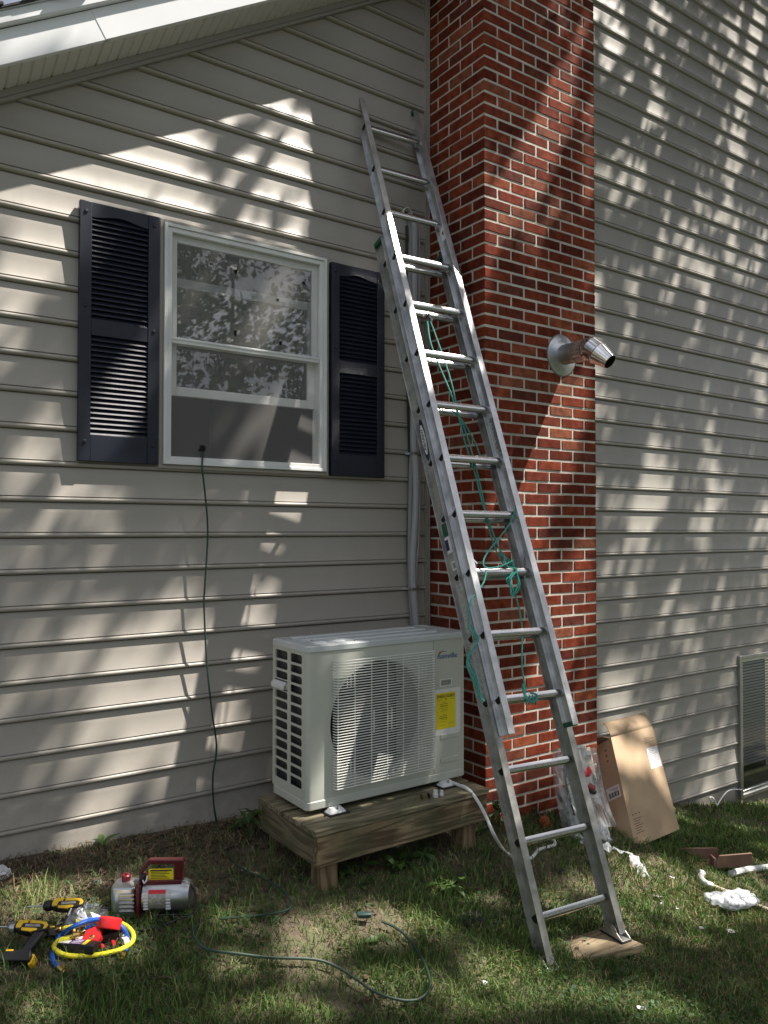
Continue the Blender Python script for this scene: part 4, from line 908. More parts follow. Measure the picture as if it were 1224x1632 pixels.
# ================================================================== TOOLS ON THE GRASS
def facing(px, h=0, yaw=0, tilt=0):
    """local x to the right of the viewer's side, y away, z up"""
    c = onG(*px, h); return c, Matrix.Rotation(-YAW+R(yaw), 4, 'Z') @ Matrix.Rotation(R(tilt), 4, 'X')
def tool(name, label, cat, px, h=0, yaw=0, tilt=0, group=None):
    c, Rt = facing(px, h, yaw, tilt); o = thing(name, label, cat, c, Rt.to_euler(), group); return o
def part(mb, name, m, parent, **k): return build(mb, name, m, parent, local=True, **k)
RX90 = Matrix.Rotation(R(90), 4, 'Y')
pump = tool('vacuum_pump', 'silver and maroon vacuum pump with carrying handle standing on the grass', 'pump', (243, 1457), 0, 3)
mb = MB(); slab(rr(-.155, -.055, -.05, .05, .02), [.02, .125, .138], [0, 0, .02], mb); part(mb, 'oil_housing', SILVER, pump, bevel=.004)
for i in range(5):
    mb = MB(); mb.box((-.118, -.057, .035+i*.016), (-.058, -.048, .042+i*.016)); part(mb, 'cooling_fin', SILVER, pump, bevel=.002)
mb = MB(); mb.lathe([(.018, -.004), (.021, 0), (.018, .004)], Matrix.Translation((-.156, -.02, .07)) @ Matrix.Rotation(R(-90), 4, 'Y'), 16); part(mb, 'sight_glass', BLACK, pump)
mb = MB(); mb.lathe([(.017, 0), (.018, .022), (.014, .026), (.006, .027)], Matrix.Translation((-.105, 0, .135)), 12); mb.lathe([(.005, 0), (.005, .006)], Matrix.Translation((-.105, 0, .162)), 8); part(mb, 'oil_cap', RED_P if False else mat('oil_cap_red', (.17, .008, .016), .4), pump)
mb = MB(); mb.box((-.052, -.062, .012), (-.036, .06, .145)); part(mb, 'gear_plate', MAROON, pump, bevel=.004)
mb = MB(); mb.lathe([(.055, -.034), (.058, -.03), (.060, .08), (.060, .13), (.052, .15), (.03, .158), (.001, .16)], Matrix.Translation((0, 0, .078)) @ RX90, 28); part(mb, 'motor', SILVER, pump)
for i in range(6):
    for sx in (-.022, .065):
        mb = MB(); mb.box((sx, -.064+abs(i-2.5)*.002, .045+i*.012), (sx+.018, -.05, .051+i*.012)); part(mb, 'cooling_fin', WHITE_P, pump)
mb = MB(); mb.add([(-.005, -.0615*math.cos(a), .078+.0615*math.sin(a)) for a in np.linspace(-.5, .7, 8)]+[(.062, -.0615*math.cos(a), .078+.0615*math.sin(a)) for a in np.linspace(-.5, .7, 8)], [(i, i+1, i+9, i+8) for i in range(7)]); part(mb, 'rating_plate', STICKER, pump)
mb = MB(); mb.add([(-.005, -.062*math.cos(a), .078+.062*math.sin(a)) for a in np.linspace(.45, .7, 4)]+[(.062, -.062*math.cos(a), .078+.062*math.sin(a)) for a in np.linspace(.45, .7, 4)], [(i, i+1, i+5, i+4) for i in range(3)]); part(mb, 'rating_plate', RED_P, pump)
mb = MB(); mb.prism([(-.05, .128), (.12, .128), (.12, .145), (-.05, .145)], -.03, .03); part(mb, 'handle_base', MAROON, pump, bevel=.003)
mb = MB(); mb.prism([(-.05, .14), (-.04, .14), (-.040, .165), (-.008, .204), (.088, .204), (.088, .14), (.118, .14), (.124, .220), (-.014, .222), (-.05, .18)], -.016, .016); part(mb, 'handle', MAROON, pump, bevel=.004)
mb = MB(); mb.box((-.012, -.0185, .142), (.085, -.0165, .187)); part(mb, 'warning_label', YELLOW, pump)
mb = MB()
for i in range(5): mb.box((-.002, -.0195, .150+i*.006), (.07-.008*(i % 3), -.0186, .152+i*.006))
mb.box((-.005, -.0195, .179), (.08, -.0186, .184)); part(mb, 'label_print', INK, pump)
mb = MB(); mb.box((-.045, -.038, .146), (-.022, -.012, .172)); part(mb, 'switch', BLACK, pump, bevel=.004)
mb = MB(); mb.tube(spline([(-.03, -.036, .152), (-.022, -.05, .146), (-.014, -.048, .155), (-.012, -.036, .168)], 5), .003, 6); part(mb, 'switch_cable', WHITE_P, pump)
mb = MB(); mb.box((-.15, -.055, 0), (-.04, -.035, .02)); mb.box((-.15, .035, 0), (-.04, .055, .02)); mb.box((.02, -.05, 0), (.11, .05, .022)); part(mb, 'base_feet', BLACK, pump, bevel=.004)
mb = MB(); mb.lathe([(.012, 0), (.012, .02)], Matrix.Translation((-.12, -.058, .02)) @ Matrix.Rotation(R(90), 4, 'X'), 12); part(mb, 'drain_valve', STEEL, pump)
mb = MB(); mb.tube(spline([(.11, .0, .14), (.155, -.01, .12), (.175, -.02, .07), (.165, -.04, .02), (.12, -.06, .008), (.04, -.12, .006), (-.04, -.15, .004)], 6), .0045, 7); part(mb, 'power_cable', BLACK, pump)

def drill(px, label, yaw, tilt, sc, lamp=True, flip=1):
    t = tool('cordless_drill', label, 'drill', px, .055, yaw, tilt, 'cordless drills on the grass'); t.scale = (sc*flip, sc, sc)
    mb = MB(); mb.prism([(-.07, .08), (-.02, .085), (.085, .078), (.10, .065), (.098, .045), (.06, .035), (-.01, .03), (-.035, .035), (-.07, .045)], -.028, .028); bd = part(mb, 'housing', BLACK, t, bevel=.008)
    for pl in ([(-.062, .060), (-.055, .084), (-.005, .087), (-.008, .070), (-.030, .069), (-.034, .048), (-.058, .046)], [(.0, .070), (.004, .087), (.08, .080), (.094, .066), (.09, .05), (.074, .046), (.076, .064), (.06, .070)], [(-.030, .050), (-.028, .036), (.02, .032), (.05, .040), (.045, .050)]):
        mb = MB(); mb.prism(pl, -.0305, .0305); part(mb, 'yellow_shell', YEL_P, bd, bevel=.003)
    mb = MB(); mb.prism([(-.015, .066), (.055, .066), (.06, .056), (-.015, .054)], -.0295, .0295); part(mb, 'side_plate', STICKER, bd)
    mb = MB(); mb.lathe([(.026, 0), (.028, .02), (.022, .032), (.012, .04)], Matrix.Translation((-.07, 0, .062)) @ Matrix.Rotation(R(-90), 4, 'Y'), 16); part(mb, 'chuck', SILVER if lamp else BLACK, t)
    mb = MB(); mb.tube([(-.11, 0, .062), (-.19, 0, .062)], .004, 6); part(mb, 'bit', STEEL, t)
    mb = MB(); mb.prism([(.03, .04), (.088, .048), (.06, -.02), (.045, -.055), (0, -.055), (.012, -.02)], -.021, .021); part(mb, 'grip', BLACK, t, bevel=.009)
    mb = MB(); mb.prism([(-.06, -.055), (.06, -.05), (.072, -.075), (.07, -.10), (-.07, -.105), (-.072, -.07)], -.036, .036); part(mb, 'battery', BLACK, t, bevel=.006)
    mb = MB(); mb.prism([(-.055, -.056), (-.02, -.054), (-.02, -.062), (-.055, -.064)], -.0375, .0375); mb.prism([(.058, -.06), (.076, -.062), (.08, -.1), (.066, -.112), (.06, -.1)], -.015, .0375); part(mb, 'battery_latch', YEL_P, t, bevel=.002)
    return t
d1_ = drill((40, 1500), 'yellow and black cordless drill lying nearest the left edge', -4, -52, .76)
d2_ = drill((100, 1462), 'yellow and black cordless drill behind the other, beside the clear bag', 6, -48, .74, False)

# manifold gauge with its two hoses, and a heap of small kit inside the loop
mg = tool('gauge_manifold', 'red refrigerant gauge manifold with brass valves lying in the hose loop', 'gauge', (150, 1500), .02, -8, -45)
mb = MB(); mb.lathe([(.044, -.02), (.046, -.016), (.046, .014), (.040, .02)], Matrix.Translation((.035, 0, .065)) @ Matrix.Rotation(R(14), 4, 'X'), 24); part(mb, 'gauge_boot', RED_P, mg, smooth=30)
mb = MB(); mb.lathe([(.038, .0205), (.001, .0207)], Matrix.Translation((.035, 0, .065)) @ Matrix.Rotation(R(14), 4, 'X'), 24, False); part(mb, 'dial', PAPER, mg)
mb = MB(); n = 32; mb.add([(.0+.032*(1+.08*(i % 4 < 2))*math.cos(2*math.pi*i/n), -.03, .005+.032*(1+.08*(i % 4 < 2))*math.sin(2*math.pi*i/n)) for i in range(n)]+[(.0+.032*(1+.08*(i % 4 < 2))*math.cos(2*math.pi*i/n), -.008, .005+.032*(1+.08*(i % 4 < 2))*math.sin(2*math.pi*i/n)) for i in range(n)], [tuple(range(n))]+[(i, (i+1) % n, n+(i+1) % n, n+i) for i in range(n)]); part(mb, 'valve_knob', RED_P, mg, smooth=25)
mb = MB(); mb.lathe([(.008, -.031), (.001, -.034)], Matrix.Rotation(R(0), 4, 'X') @ Matrix.Translation((0, 0, 0)), 10, False) if False else mb.lathe([(.009, 0), (.004, .003)], Matrix.Translation((0, -.030, .005)) @ Matrix.Rotation(R(90), 4, 'X'), 10); part(mb, 'knob_screw', BRASS, mg)
mb = MB(); mb.tube([(-.02, 0, .01), (-.05, 0, .012), (-.085, 0, .012), (-.12, 0, .018)], [.010, .013, .010, .012], 8); mb.tube([(-.07, 0, -.012), (-.07, 0, .04)], .008, 8); mb.tube([(-.10, 0, .0), (-.12, 0, -.02)], .009, 8); mb.lathe([(.014, 0), (.014, .006)], Matrix.Translation((-.07, 0, .042)), 6); part(mb, 'brass_block', BRASS, mg, smooth=30)
mb = MB(); mb.tube([(-.055, -.012, -.003), (-.03, -.012, 0)], [.010, .012], 10); part(mb, 'valve_cap', WHITE_P, mg)
def hose(name, m, pts, r_, label):
    P = [onG(a, b, h) for a, b, h in pts]; t = thing(name, label, 'hose', P[0]); mb = MB(); mb.tube(spline(P, 8), r_, 10); build(mb, 'hose_line', m, t)
    for q, q2 in ((P[0], P[1]), (P[-1], P[-2])):
        d = (q-q2).normalized(); mb = MB(); mb.lathe([(r_*1.15, 0), (r_*1.25, .01), (r_*1.5, .012), (r_*1.5, .026), (r_*.9, .028), (r_*.8, .034)], AX(q-d*.004, d), 10); build(mb, 'fitting', BRASS, t, smooth=25)
hose('refrigerant_hose', YEL_H, [(101, 1480, .05), (120, 1476, .06), (148, 1468, .06), (175, 1466, .05), (200, 1475, .04), (212, 1488, .03), (210, 1502, .02), (190, 1514, .02), (160, 1521, .02), (130, 1524, .02), (104, 1522, .02), (90, 1515, .025), (86, 1508, .03), (92, 1500, .03), (103, 1496, .035), (113, 1493, .04)], .0085, 'yellow hose making an open loop on the grass around the gauge')
hose('refrigerant_hose', BLUE_H, [(95, 1542, .012), (86, 1534, .012), (83, 1520, .012), (88, 1505, .02), (98, 1490, .035), (115, 1478, .075), (140, 1468, .085), (165, 1465, .085), (185, 1470, .07), (198, 1482, .05), (204, 1498, .02), (202, 1512, .012), (198, 1520, .01)], .0085, 'blue hose arching over the yellow hose on the grass')
bx = tool('battery_charger_pack', 'black pack with purple and white label lying inside the hose loop', 'tool pack', (122, 1516), .0, -6, -8)
mb = MB(); mb.box((-.07, -.03, 0), (.075, .04, .035)); part(mb, 'case', BLACK, bx, bevel=.006)
mb = MB(); mb.box((-.062, -.028, .0352), (-.02, .03, .0358)); part(mb, 'white_label', PAPER, bx); mb = MB(); mb.box((-.018, -.03, .0352), (.03, .034, .0358)); part(mb, 'purple_label', PURPLE, bx); mb = MB(); mb.box((.031, -.03, .0352), (.045, .034, .0358)); part(mb, 'yellow_label', YELLOW, bx)
mb = MB()
for i in range(4): mb.box((-.012, -.024+i*.014, .036), (.022, -.020+i*.014, .0364))
part(mb, 'label_print', PAPER, bx)
tn = tool('screwdriver_set', 'red and black screwdriver handles at the right end of the hose loop', 'tools', (182, 1508), .015, 35, -10)
for i in range(4):
    mb = MB(); mb.tube([(-.06+.02*i, 0, .01), (-.06+.02*i, .10, .012)], [.007, .005], 8); part(mb, 'tool_handle', RED_P if i % 2 else BLACK, tn)
mb = MB(); mb.box((.03, -.02, .0), (.05, .05, .02)); part(mb, 'clip', WHITE_P, tn, bevel=.003)
mb = MB(); mb.lathe([(.012, 0), (.015, .012), (.010, .03)], Matrix.Translation((.06, .06, .01)), 10); part(mb, 'brass_fitting', BRASS, tn)
mb = MB(); mb.box((-.05, .03, .0), (.03, .075, .04)); part(mb, 'dark_case', BLACK, tn, bevel=.005)
# clear bag with odds and ends
def crumple(c, sx, sy, sz, n=14, m_=9, seed=1, amp=.35):
    r_ = random.Random(seed); mb = MB(); vs = []
    for i in range(n):
        for j in range(m_):
            a = 2*math.pi*i/n; t = math.pi*j/(m_-1)*.55; k = 1+amp*(r_.random()-.5)
            vs.append(Vector((c[0]+sx*math.sin(t+.01)*math.cos(a)*k, c[1]+sy*math.sin(t+.01)*math.sin(a)*k, c[2]+sz*math.cos(t)*(1+amp*.8*(r_.random()-.5)))))
    mb.add(vs, [(i*m_+j, ((i+1) % n)*m_+j, ((i+1) % n)*m_+j+1, i*m_+j+1) for i in range(n) for j in range(m_-1)]); return mb
bgc = onG(135, 1480); t = thing('clear_plastic_bag', 'clear plastic bag of small fittings lying behind the blue hose', 'plastic bag', bgc)
build(crumple(bgc+Vector((0, 0, .0)), .10, .07, .085, seed=4), 'film', FILM_G, t, smooth=None)
mb = MB(); mb.box((-.012, -.01, .02), (.022, .012, .08), Matrix.Translation(bgc) @ Matrix.Rotation(R(-20), 4, 'Y')); build(mb, 'white_bottle', WHITE_P, t, bevel=.004)
mb = MB(); mb.box((-.04, -.02, .0), (.06, .03, .04), Matrix.Translation(bgc+Vector((0, -.02, 0)))); build(mb, 'blue_pouch', BLUE_H, t, bevel=.01)
mb = MB(); mb.tube([bgc+Vector((-.08, 0, .03)), bgc+Vector((-.05, 0, .09))], .003, 6); build(mb, 'cable_tie', WHITE_P, t)
mb = crumple(onG(2, 1398)+Vector((0, 0, -.01)), .045, .03, .05, seed=9, amp=.8); solo(mb, 'paper_scrap', PAPER, 'crumpled pale blue white paper at the left edge below the siding', 'paper', smooth=None)
mb = crumple(onG(155, 1407)+Vector((0, 0, -.01)), .025, .02, .02, seed=10, amp=.4); solo(mb, 'plastic_scrap', FILM, 'small clear plastic blister lying on the dry grass behind the tools', 'plastic', smooth=None)

# ================================================================== BOX, BAG AND SCRAPS AT THE RIGHT
# cardboard box leaning back on the wall
bl, br_ = onG(1013, 1349), onG(1083, 1333)
bl.z -= .01; br_ = Vector(onY(1083, 1333, bl.y+.03))
ex = (br_-bl); ex.z = 0; Wb = ex.length; ex.normalize()
Ytop = bl.y+.36
tl, tr_ = onY(966, 1173, Ytop), onY(1047, 1170, Ytop+.03)
hv = ((tl+tr_)/2-(bl+br_)/2); Hb = hv.length; ez = hv.normalized(); ey = ez.cross(ex).normalized()
MBx = basis(bl, ex, ey, ez); Db = .20
lean = hv.dot(ex)/Hb
sh_ = Matrix(((1, 0, lean, 0), (0, 1, 0, 0), (0, 0, 1, 0), (0, 0, 0, 1)))
box = thing('cardboard_box', "tall open cardboard box leaning on the right siding wall beside the chimney", 'box', bl)
mb = MB(); th = .004
mb.box((0, 0, 0), (Wb, th, Hb), MBx); fpn = build(mb, 'front_panel', CARD, box)
mb = MB(); mb.box((0, th, 0), (th, Db, Hb), MBx); mb.box((Wb-th, th, 0), (Wb, Db, Hb), MBx); build(mb, 'side_panel', CARD, box)
mb = MB(); mb.box((th, Db-th, 0), (Wb-th, Db, Hb), MBx); mb.box((th, th, 0), (Wb-th, Db-th, th), MBx); build(mb, 'back_panel', CARD, box)
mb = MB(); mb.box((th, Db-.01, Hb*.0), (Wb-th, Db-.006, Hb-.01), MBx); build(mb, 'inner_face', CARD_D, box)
n = 6; fl = [(0, 0), (.03, .002), (.07, .010), (.10, .024), (.115, .035)]
mb = MB(); vs = []
for (h_, b_) in fl: vs += [MBx @ Vector((.004, b_*1.2+.001, Hb+h_)), MBx @ Vector((Wb-.006, b_+.001, Hb+h_))]
mb.add(vs, [(2*i, 2*i+1, 2*i+3, 2*i+2) for i in range(4)]); o = build(mb, 'flap', CARD, box); o.modifiers.new('solid', 'SOLIDIFY').thickness = .004
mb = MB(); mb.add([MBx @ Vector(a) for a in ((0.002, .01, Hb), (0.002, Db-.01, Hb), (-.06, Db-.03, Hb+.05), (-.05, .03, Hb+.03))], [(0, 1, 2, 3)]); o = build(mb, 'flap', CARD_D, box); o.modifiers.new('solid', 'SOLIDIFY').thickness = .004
def fplate(x0, x1, z0, z1, m, nm, k=1): mb = MB(); mb.box((x0, -.0006*k, z0), (x1, -.0001, z1), MBx); return build(mb, nm, m, fpn, smooth=None)
fplate(Wb*.72, Wb*.98, Hb*.60, Hb*.80, PAPER, 'shipping_label')
for i in range(10): fplate(Wb*.75, Wb*(.84+.1*random.random()), Hb*(.785-.017*i), Hb*(.788-.017*i), INK_C, 'label_print', 2)
for i in range(4): fplate(Wb*.72, Wb*(.86+.08*(i % 2)), Hb*(.90-.015*i), Hb*(.903-.015*i), INK_C, 'box_print', 2)
for i in range(7): fplate(Wb*(.08+.02*(i % 2)), Wb*(.26-.03*(i % 3)), Hb*(.225-.02*i), Hb*(.23-.02*i), INK_C, 'box_print', 2)
for i in range(3): fplate(Wb*(.08+.07*i), Wb*(.105+.07*i), Hb*.262, Hb*.272, INK_C, 'box_print', 2)
def splate(y0, y1, z0, z1, m, nm, k=1): mb = MB(); mb.box((-.0006*k, y0, z0), (-.0001, y1, z1), MBx); return build(mb, nm, m, fpn, smooth=None)
splate(.02, .13, Hb*.46, Hb*.57, PAPER, 'barcode_label')
for i in range(11): splate(.032+i*.008, .0355+i*.008+.003*(i % 3 == 0), Hb*.475, Hb*.52, INK, 'barcode_print', 2)
for i in range(3): splate(.03, .11-.02*i, Hb*(.55-.01*i), Hb*(.553-.01*i), INK, 'barcode_print', 2)
for i in range(3): splate(.06, .075, Hb*(.80+.05*i), Hb*(.815+.05*i), INK_C, 'box_print', 2)
splate(.10, .106, Hb*.08, Hb*.19, INK_C, 'box_print', 2)

# clear bag of white parts propped at the chimney's corner
gb = onG(930, 1325); bag = thing('parts_bag', 'clear plastic bag of white packing and tubes beside the cardboard box', 'plastic bag', gb)
def qy(x, y, Y): return onY(x, y, Y)
Yb = max(gb.y, -.78)
def sheet(pts_lr, thick, m, nm, amp=.02, seed=2, Y=Yb, nx_=8):
    r_ = random.Random(seed); mb = MB(); rows_ = len(pts_lr); vs = []
    for (xl, yl, xr, yr) in pts_lr:
        for i in range(nx_): t = i/(nx_-1); p_ = qy(xl+(xr-xl)*t, yl+(yr-yl)*t, Y-thick*math.sin(math.pi*t)+r_.uniform(-amp, amp)); vs.append(p_)
    mb.add(vs, [(a*nx_+i, a*nx_+i+1, (a+1)*nx_+i+1, (a+1)*nx_+i) for a in range(rows_-1) for i in range(nx_-1)]); return build(mb, nm, m, bag, smooth=None)
# body of white goods
sheet([(900, 1216, 944, 1222), (904, 1250, 950, 1254), (908, 1280, 960, 1280), (914, 1305, 966, 1305), (920, 1322, 970, 1322)], .075, WHITE_P, 'white_packing', .012, 3)
sheet([(888, 1205, 940, 1190), (884, 1225, 946, 1215), (886, 1255, 952, 1245), (892, 1285, 962, 1275), (898, 1310, 972, 1300), (900, 1322, 978, 1322)], .09, FILM_G, 'film', .02, 5)
sheet([(880, 1196, 905, 1190), (884, 1225, 912, 1220), (890, 1260, 918, 1258), (896, 1300, 925, 1300), (904, 1318, 930, 1320)], .05, FILM, 'film', .02, 6)
sheet([(884, 1192, 950, 1192), (880, 1225, 956, 1222), (884, 1258, 962, 1256), (890, 1290, 972, 1288), (896, 1318, 984, 1318)], .11, BAGF, 'film', .028, 15, nx_=12)
def disc(px, r_, m, nm, Y): c = qy(*px, Y); mb = MB(); mb.lathe([(r_, 0), (r_*.95, .01)], AX(c, Vector((-.3, -.9, .2)).normalized()), 16); return build(mb, nm, m, bag)
mb = MB(); mb.lathe([(.036, -.02), (.036, .02), (.022, .02), (.022, -.02)], AX(qy(923, 1198, Yb-.03), Vector((-.3, -.9, .3)).normalized()), 20, False); build(mb, 'tape_roll', WHITE_P, bag)
mb = MB(); c = qy(937, 1205, Yb-.04); mb.box((-.03, -.002, -.03), (.03, .002, .03), Matrix.Translation(c)); build(mb, 'paper_tag', PAPER, bag)
mb = MB()
for i in range(7): mb.box((-.02+.006*i, -.0035, -.02), (-.017+.006*i, -.0022, .005), Matrix.Translation(c))
build(mb, 'tag_print', INK, bag)
mb = MB(); mb.lathe([(.045, -.008), (.045, .008), (.03, .008)], AX(qy(930, 1228, Yb-.05), Vector((-.2, -.4, .9)).normalized()), 18); build(mb, 'red_cap', RED_P, bag)
for i in range(3):
    mb = MB(); mb.lathe([(.033, -.006), (.035, 0), (.033, .006)], AX(qy(940+i*2, 1252+i*7, Yb-.07), Vector((.25, -.35, .9)).normalized()), 14); build(mb, 'coupling_ring', (mat('ring_red', (.3, .03, .03), .5), BLACK, WHITE_P)[i], bag)
for i in range(5):
    a = 942+i*4; mb = MB(); mb.tube([qy(a, 1272+3*i, Yb-.062), qy(a+6, 1290+2*i, Yb-.062), qy(a+12, 1300+3*i, Yb-.062)], .0018, 4); build(mb, 'printed_line', (mat('line_red', (.6, .08, .05), .5), INK, mat('line_orange', (.7, .3, .1), .5))[i % 3], bag)
mb = MB(); mb.tube(spline([qy(898, 1215, Yb-.03), qy(903, 1245, Yb-.05), qy(908, 1280, Yb-.05), qy(915, 1310, Yb-.03)], 5), .012, 8); build(mb, 'brown_tube', mat('brown_rubber', (.08, .05, .045), .6), bag)

def ribbon(pts, wpx, m, name, label, cat, seed=1):
    r_ = random.Random(seed); mb = MB(); vs = []; P = spline([onG(a, b, h) for a, b, h in pts], 4)
    for i, p_ in enumerate(P):
        t = (P[min(i+1, len(P)-1)]-P[max(0, i-1)]).normalized(); s_ = t.cross(Vector((0, 0, 1))).normalized(); tw = r_.uniform(-.7, .7); ww = wpx*(.7+.5*r_.random())
        d = (s_*math.cos(tw)+Vector((0, 0, 1))*math.sin(tw))*ww; vs += [p_-d, p_+Vector((0, 0, .006)), p_+d]
    mb.add(vs, [(3*i+a, 3*i+a+1, 3*i+a+4, 3*i+a+3) for i in range(len(P)-1) for a in (0, 1)]); return solo(mb, name, m, label, cat, smooth=None)
ribbon([(935, 1335, .03), (955, 1345, .04), (975, 1352, .05), (992, 1358, .04), (1008, 1362, .04), (1014, 1375, .03), (1022, 1388, .02), (1038, 1400, .01)], .035, WRAP, 'torn_plastic_wrap', 'white torn plastic wrap trailing over the grass from the clear bag', 'plastic wrap', 4)
mb = crumple(onG(955, 1340)-Vector((0, 0, .02)), .07, .05, .09, seed=21, amp=.9); solo(mb, 'crumpled_wrap', WRAP, "crumpled white plastic heaped in front of the bag, left of the box's foot", 'plastic wrap', smooth=None)
mb = crumple(onG(920, 1338)-Vector((0, 0, .02)), .04, .04, .05, seed=22, amp=.9); solo(mb, 'crumpled_wrap', WRAP, 'small white plastic crumple just behind the ladder, left of the larger heap', 'plastic wrap', smooth=None)
# brown plastic trough
tq = [onG(1086, 1378, .02), onG(1196, 1380, .02), onG(1150, 1392, .02)]
c = onG(1135, 1384); tr = thing('broken_trough', 'broken brown plastic planter piece lying on the lawn at the right', 'planter piece', c)
xa = Vector((rt.x, rt.y, 0)).normalized(); xa.rotate(Matrix.Rotation(R(4), 3, 'Z')); La = .42; ya = Vector((-xa.y, xa.x, 0)); Mt = basis(c+Vector((0, 0, .03)), xa, ya, Vector((0, 0, 1)))
h_ = La/2
mb = MB(); mb.prism([(-h_, .0), (h_*.3, .0), (h_*.3, .07), (-h_*.85, .075), (-h_, .05)], .05, .058, Mt); build(mb, 'back_wall', CLAYP, tr, bevel=.002)
mb = MB(); mb.box((-h_*.9, -.06, 0), (h_*.8, .05, .006), Mt); build(mb, 'floor_panel', CLAYP, tr)
mb = MB(); mb.prism([(-h_*.05, 0), (h_, .015), (h_, .085), (h_*.05, .075), (-h_*.05, .04)], -.075, -.062, Mt); build(mb, 'front_wall', CLAYP, tr, bevel=.002)
mb = MB(); mb.box((-h_*.05-.012, -.07, 0), (-h_*.05, -.01, .06), Mt); build(mb, 'end_wall', CLAYP, tr, bevel=.002)
c2 = onG(1168, 1372, .05); mb = MB(); mb.lathe([(.035, -.012), (.035, .012), (.028, .012), (.028, -.012)], AX(c2, Vector((-.8, -.5, .1)).normalized()), 20, False); solo(mb, 'tape_roll', WHITE_P, 'empty white tape ring resting in the brown trough', 'tape roll')
# insulated lines on the right
P = [onG(a, b, .025) for a, b in ((1165, 1392), (1190, 1386), (1224, 1382), (1260, 1378), (1320, 1376))]
mb = MB(); mb.tube(spline(P, 6), .019, 10); solo(mb, 'insulated_pipe', INSUL, 'white insulated pipe running off to the right edge beside the brown trough', 'pipe')
t = thing('insulated_pipe', 'white insulated pipe with bare cable end running under the plastic wrap', 'pipe', onG(1120, 1392))
mb = MB(); mb.tube(spline([onG(a, b, .02) for a, b in ((1114, 1391), (1120, 1392), (1116, 1398), (1124, 1407), (1134, 1411))], 6), .017, 10); build(mb, 'foam_sleeve', INSUL, t)
mb = MB(); mb.tube(spline([onG(a, b, .018) for a, b in ((1132, 1410), (1150, 1417), (1170, 1426), (1200, 1440), (1224, 1449), (1260, 1462))], 6), .009, 8); build(mb, 'cable', mat('cream_cable', (.62, .55, .43), .5), t)
# knotted clear hose bundle: a tangle of loops
c = onG(1172, 1434); t = thing('plastic_sleeve_knot', 'knotted bundle of translucent white plastic sleeve on the lawn at the right', 'plastic wrap', c); rr_ = random.Random(12)
kx = lambda a, b, h: onG(1172+a, 1434+b, h)
for i in range(5):
    a0 = rr_.random()*6; P = []
    for j in range(10):
        a = a0+j*.7; P.append(kx((32-5*i)*math.cos(a)+rr_.uniform(-11, 11)-6+3*i, (12-2*i)*math.sin(a)+rr_.uniform(-5, 5), .02+.012*i+.02*rr_.random()))
    mb = MB(); mb.tube(spline(P, 4), [.012+.008*math.sin(k*1.3+i)**2 for k in range((len(P)-1)*4+1)], 8); build(mb, 'sleeve_loop', WRAP, t, smooth=70)
build(crumple(c-Vector((.02, .0, .015)), .085, .055, .055, seed=31, amp=.5), 'sleeve_film', WRAP, t, smooth=None)
mb = MB(); mb.tube(spline([onG(1143, 1284, .01), onG(1143, 1284, .05), onY(1137, 1272, -.05), onY(1131, 1271, -.04), onY(1135, 1278, -.04)], 5), .005, 6); mb.tube(spline([onG(1142, 1286, .01), onY(1150, 1272, -.06), onY(1160, 1261, -.05), onY(1172, 1258, -.03), onY(1183, 1259, -.025)], 6), .0045, 6)
solo(mb, 'white_cable', WHITE_P, 'thin white cable curling out of the grass by the basement window', 'cable')
# scraps of white stuff dotted over the lawn
sp_ = [(1070, 1399), (1010, 1418), (1048, 1430), (1053, 1441), (1078, 1448), (1115, 1478), (1023, 1610), (856, 1352), (1012, 1378), (902, 1437), (1165, 1487), (390, 1386), (772, 1566), (1088, 1436)]
SL = ['just below the end of the torn wrap', 'on bare grass left of the knotted sleeve', 'larger, midway between ladder and knotted sleeve', 'beside the larger one midway to the knotted sleeve', 'pale, left of the knotted sleeve', 'round, below the knotted sleeve', 'near the bottom edge at the right', 'beside the drain hose seen through the ladder', 'under the trailing end of the wrap', 'between the two lowest rungs', 'below right of the knotted sleeve', 'beside the cord in front of the siding', 'near the bottom edge left of the ladder foot', 'close to the sleeve on its left side']
for i, q in enumerate(sp_):
    c = onG(*q, .012); r_ = random.Random(i); mb = MB(); s_ = .006+.010*r_.random()
    mb.add([c+Vector((r_.gauss(0, s_), r_.gauss(0, s_), r_.uniform(0, .012))) for _ in range(5)], [(0, 1, 2), (0, 2, 3), (1, 3, 4), (0, 3, 4)])
    solo(mb, 'scrap', PAPER, 'white scrap in the grass, '+SL[i], 'scrap', 'white scraps on the lawn', smooth=None)
# clods of dark earth
for (q, s_, lb) in (((752, 1467), .055, 'large dark clod of earth on the lawn left of the ladder'), ((790, 1470), .03, 'small dark clod of earth between the larger clod and the ladder'), ((893, 1388), .035, 'flat dark clod seen between the ladder rails')):
    c = onG(*q); mb = MB(); r_ = random.Random(int(s_*999)); n, m_ = 12, 7; vs = []
    for i in range(n):
        for j in range(m_): a = 2*math.pi*i/n; tt = math.pi/2*j/(m_-1); k = 1+.45*(r_.random()-.5); vs.append(c+Vector((s_*1.5*math.cos(a)*math.cos(tt)*k, s_*math.sin(a)*math.cos(tt)*k, s_*.55*math.sin(tt)*k-.005)))
    mb.add(vs, [(i*m_+j, ((i+1) % n)*m_+j, ((i+1) % n)*m_+j+1, i*m_+j+1) for i in range(n) for j in range(m_-1)])
    solo(mb, 'earth_clod', STONE, lb, 'clod', smooth=50)

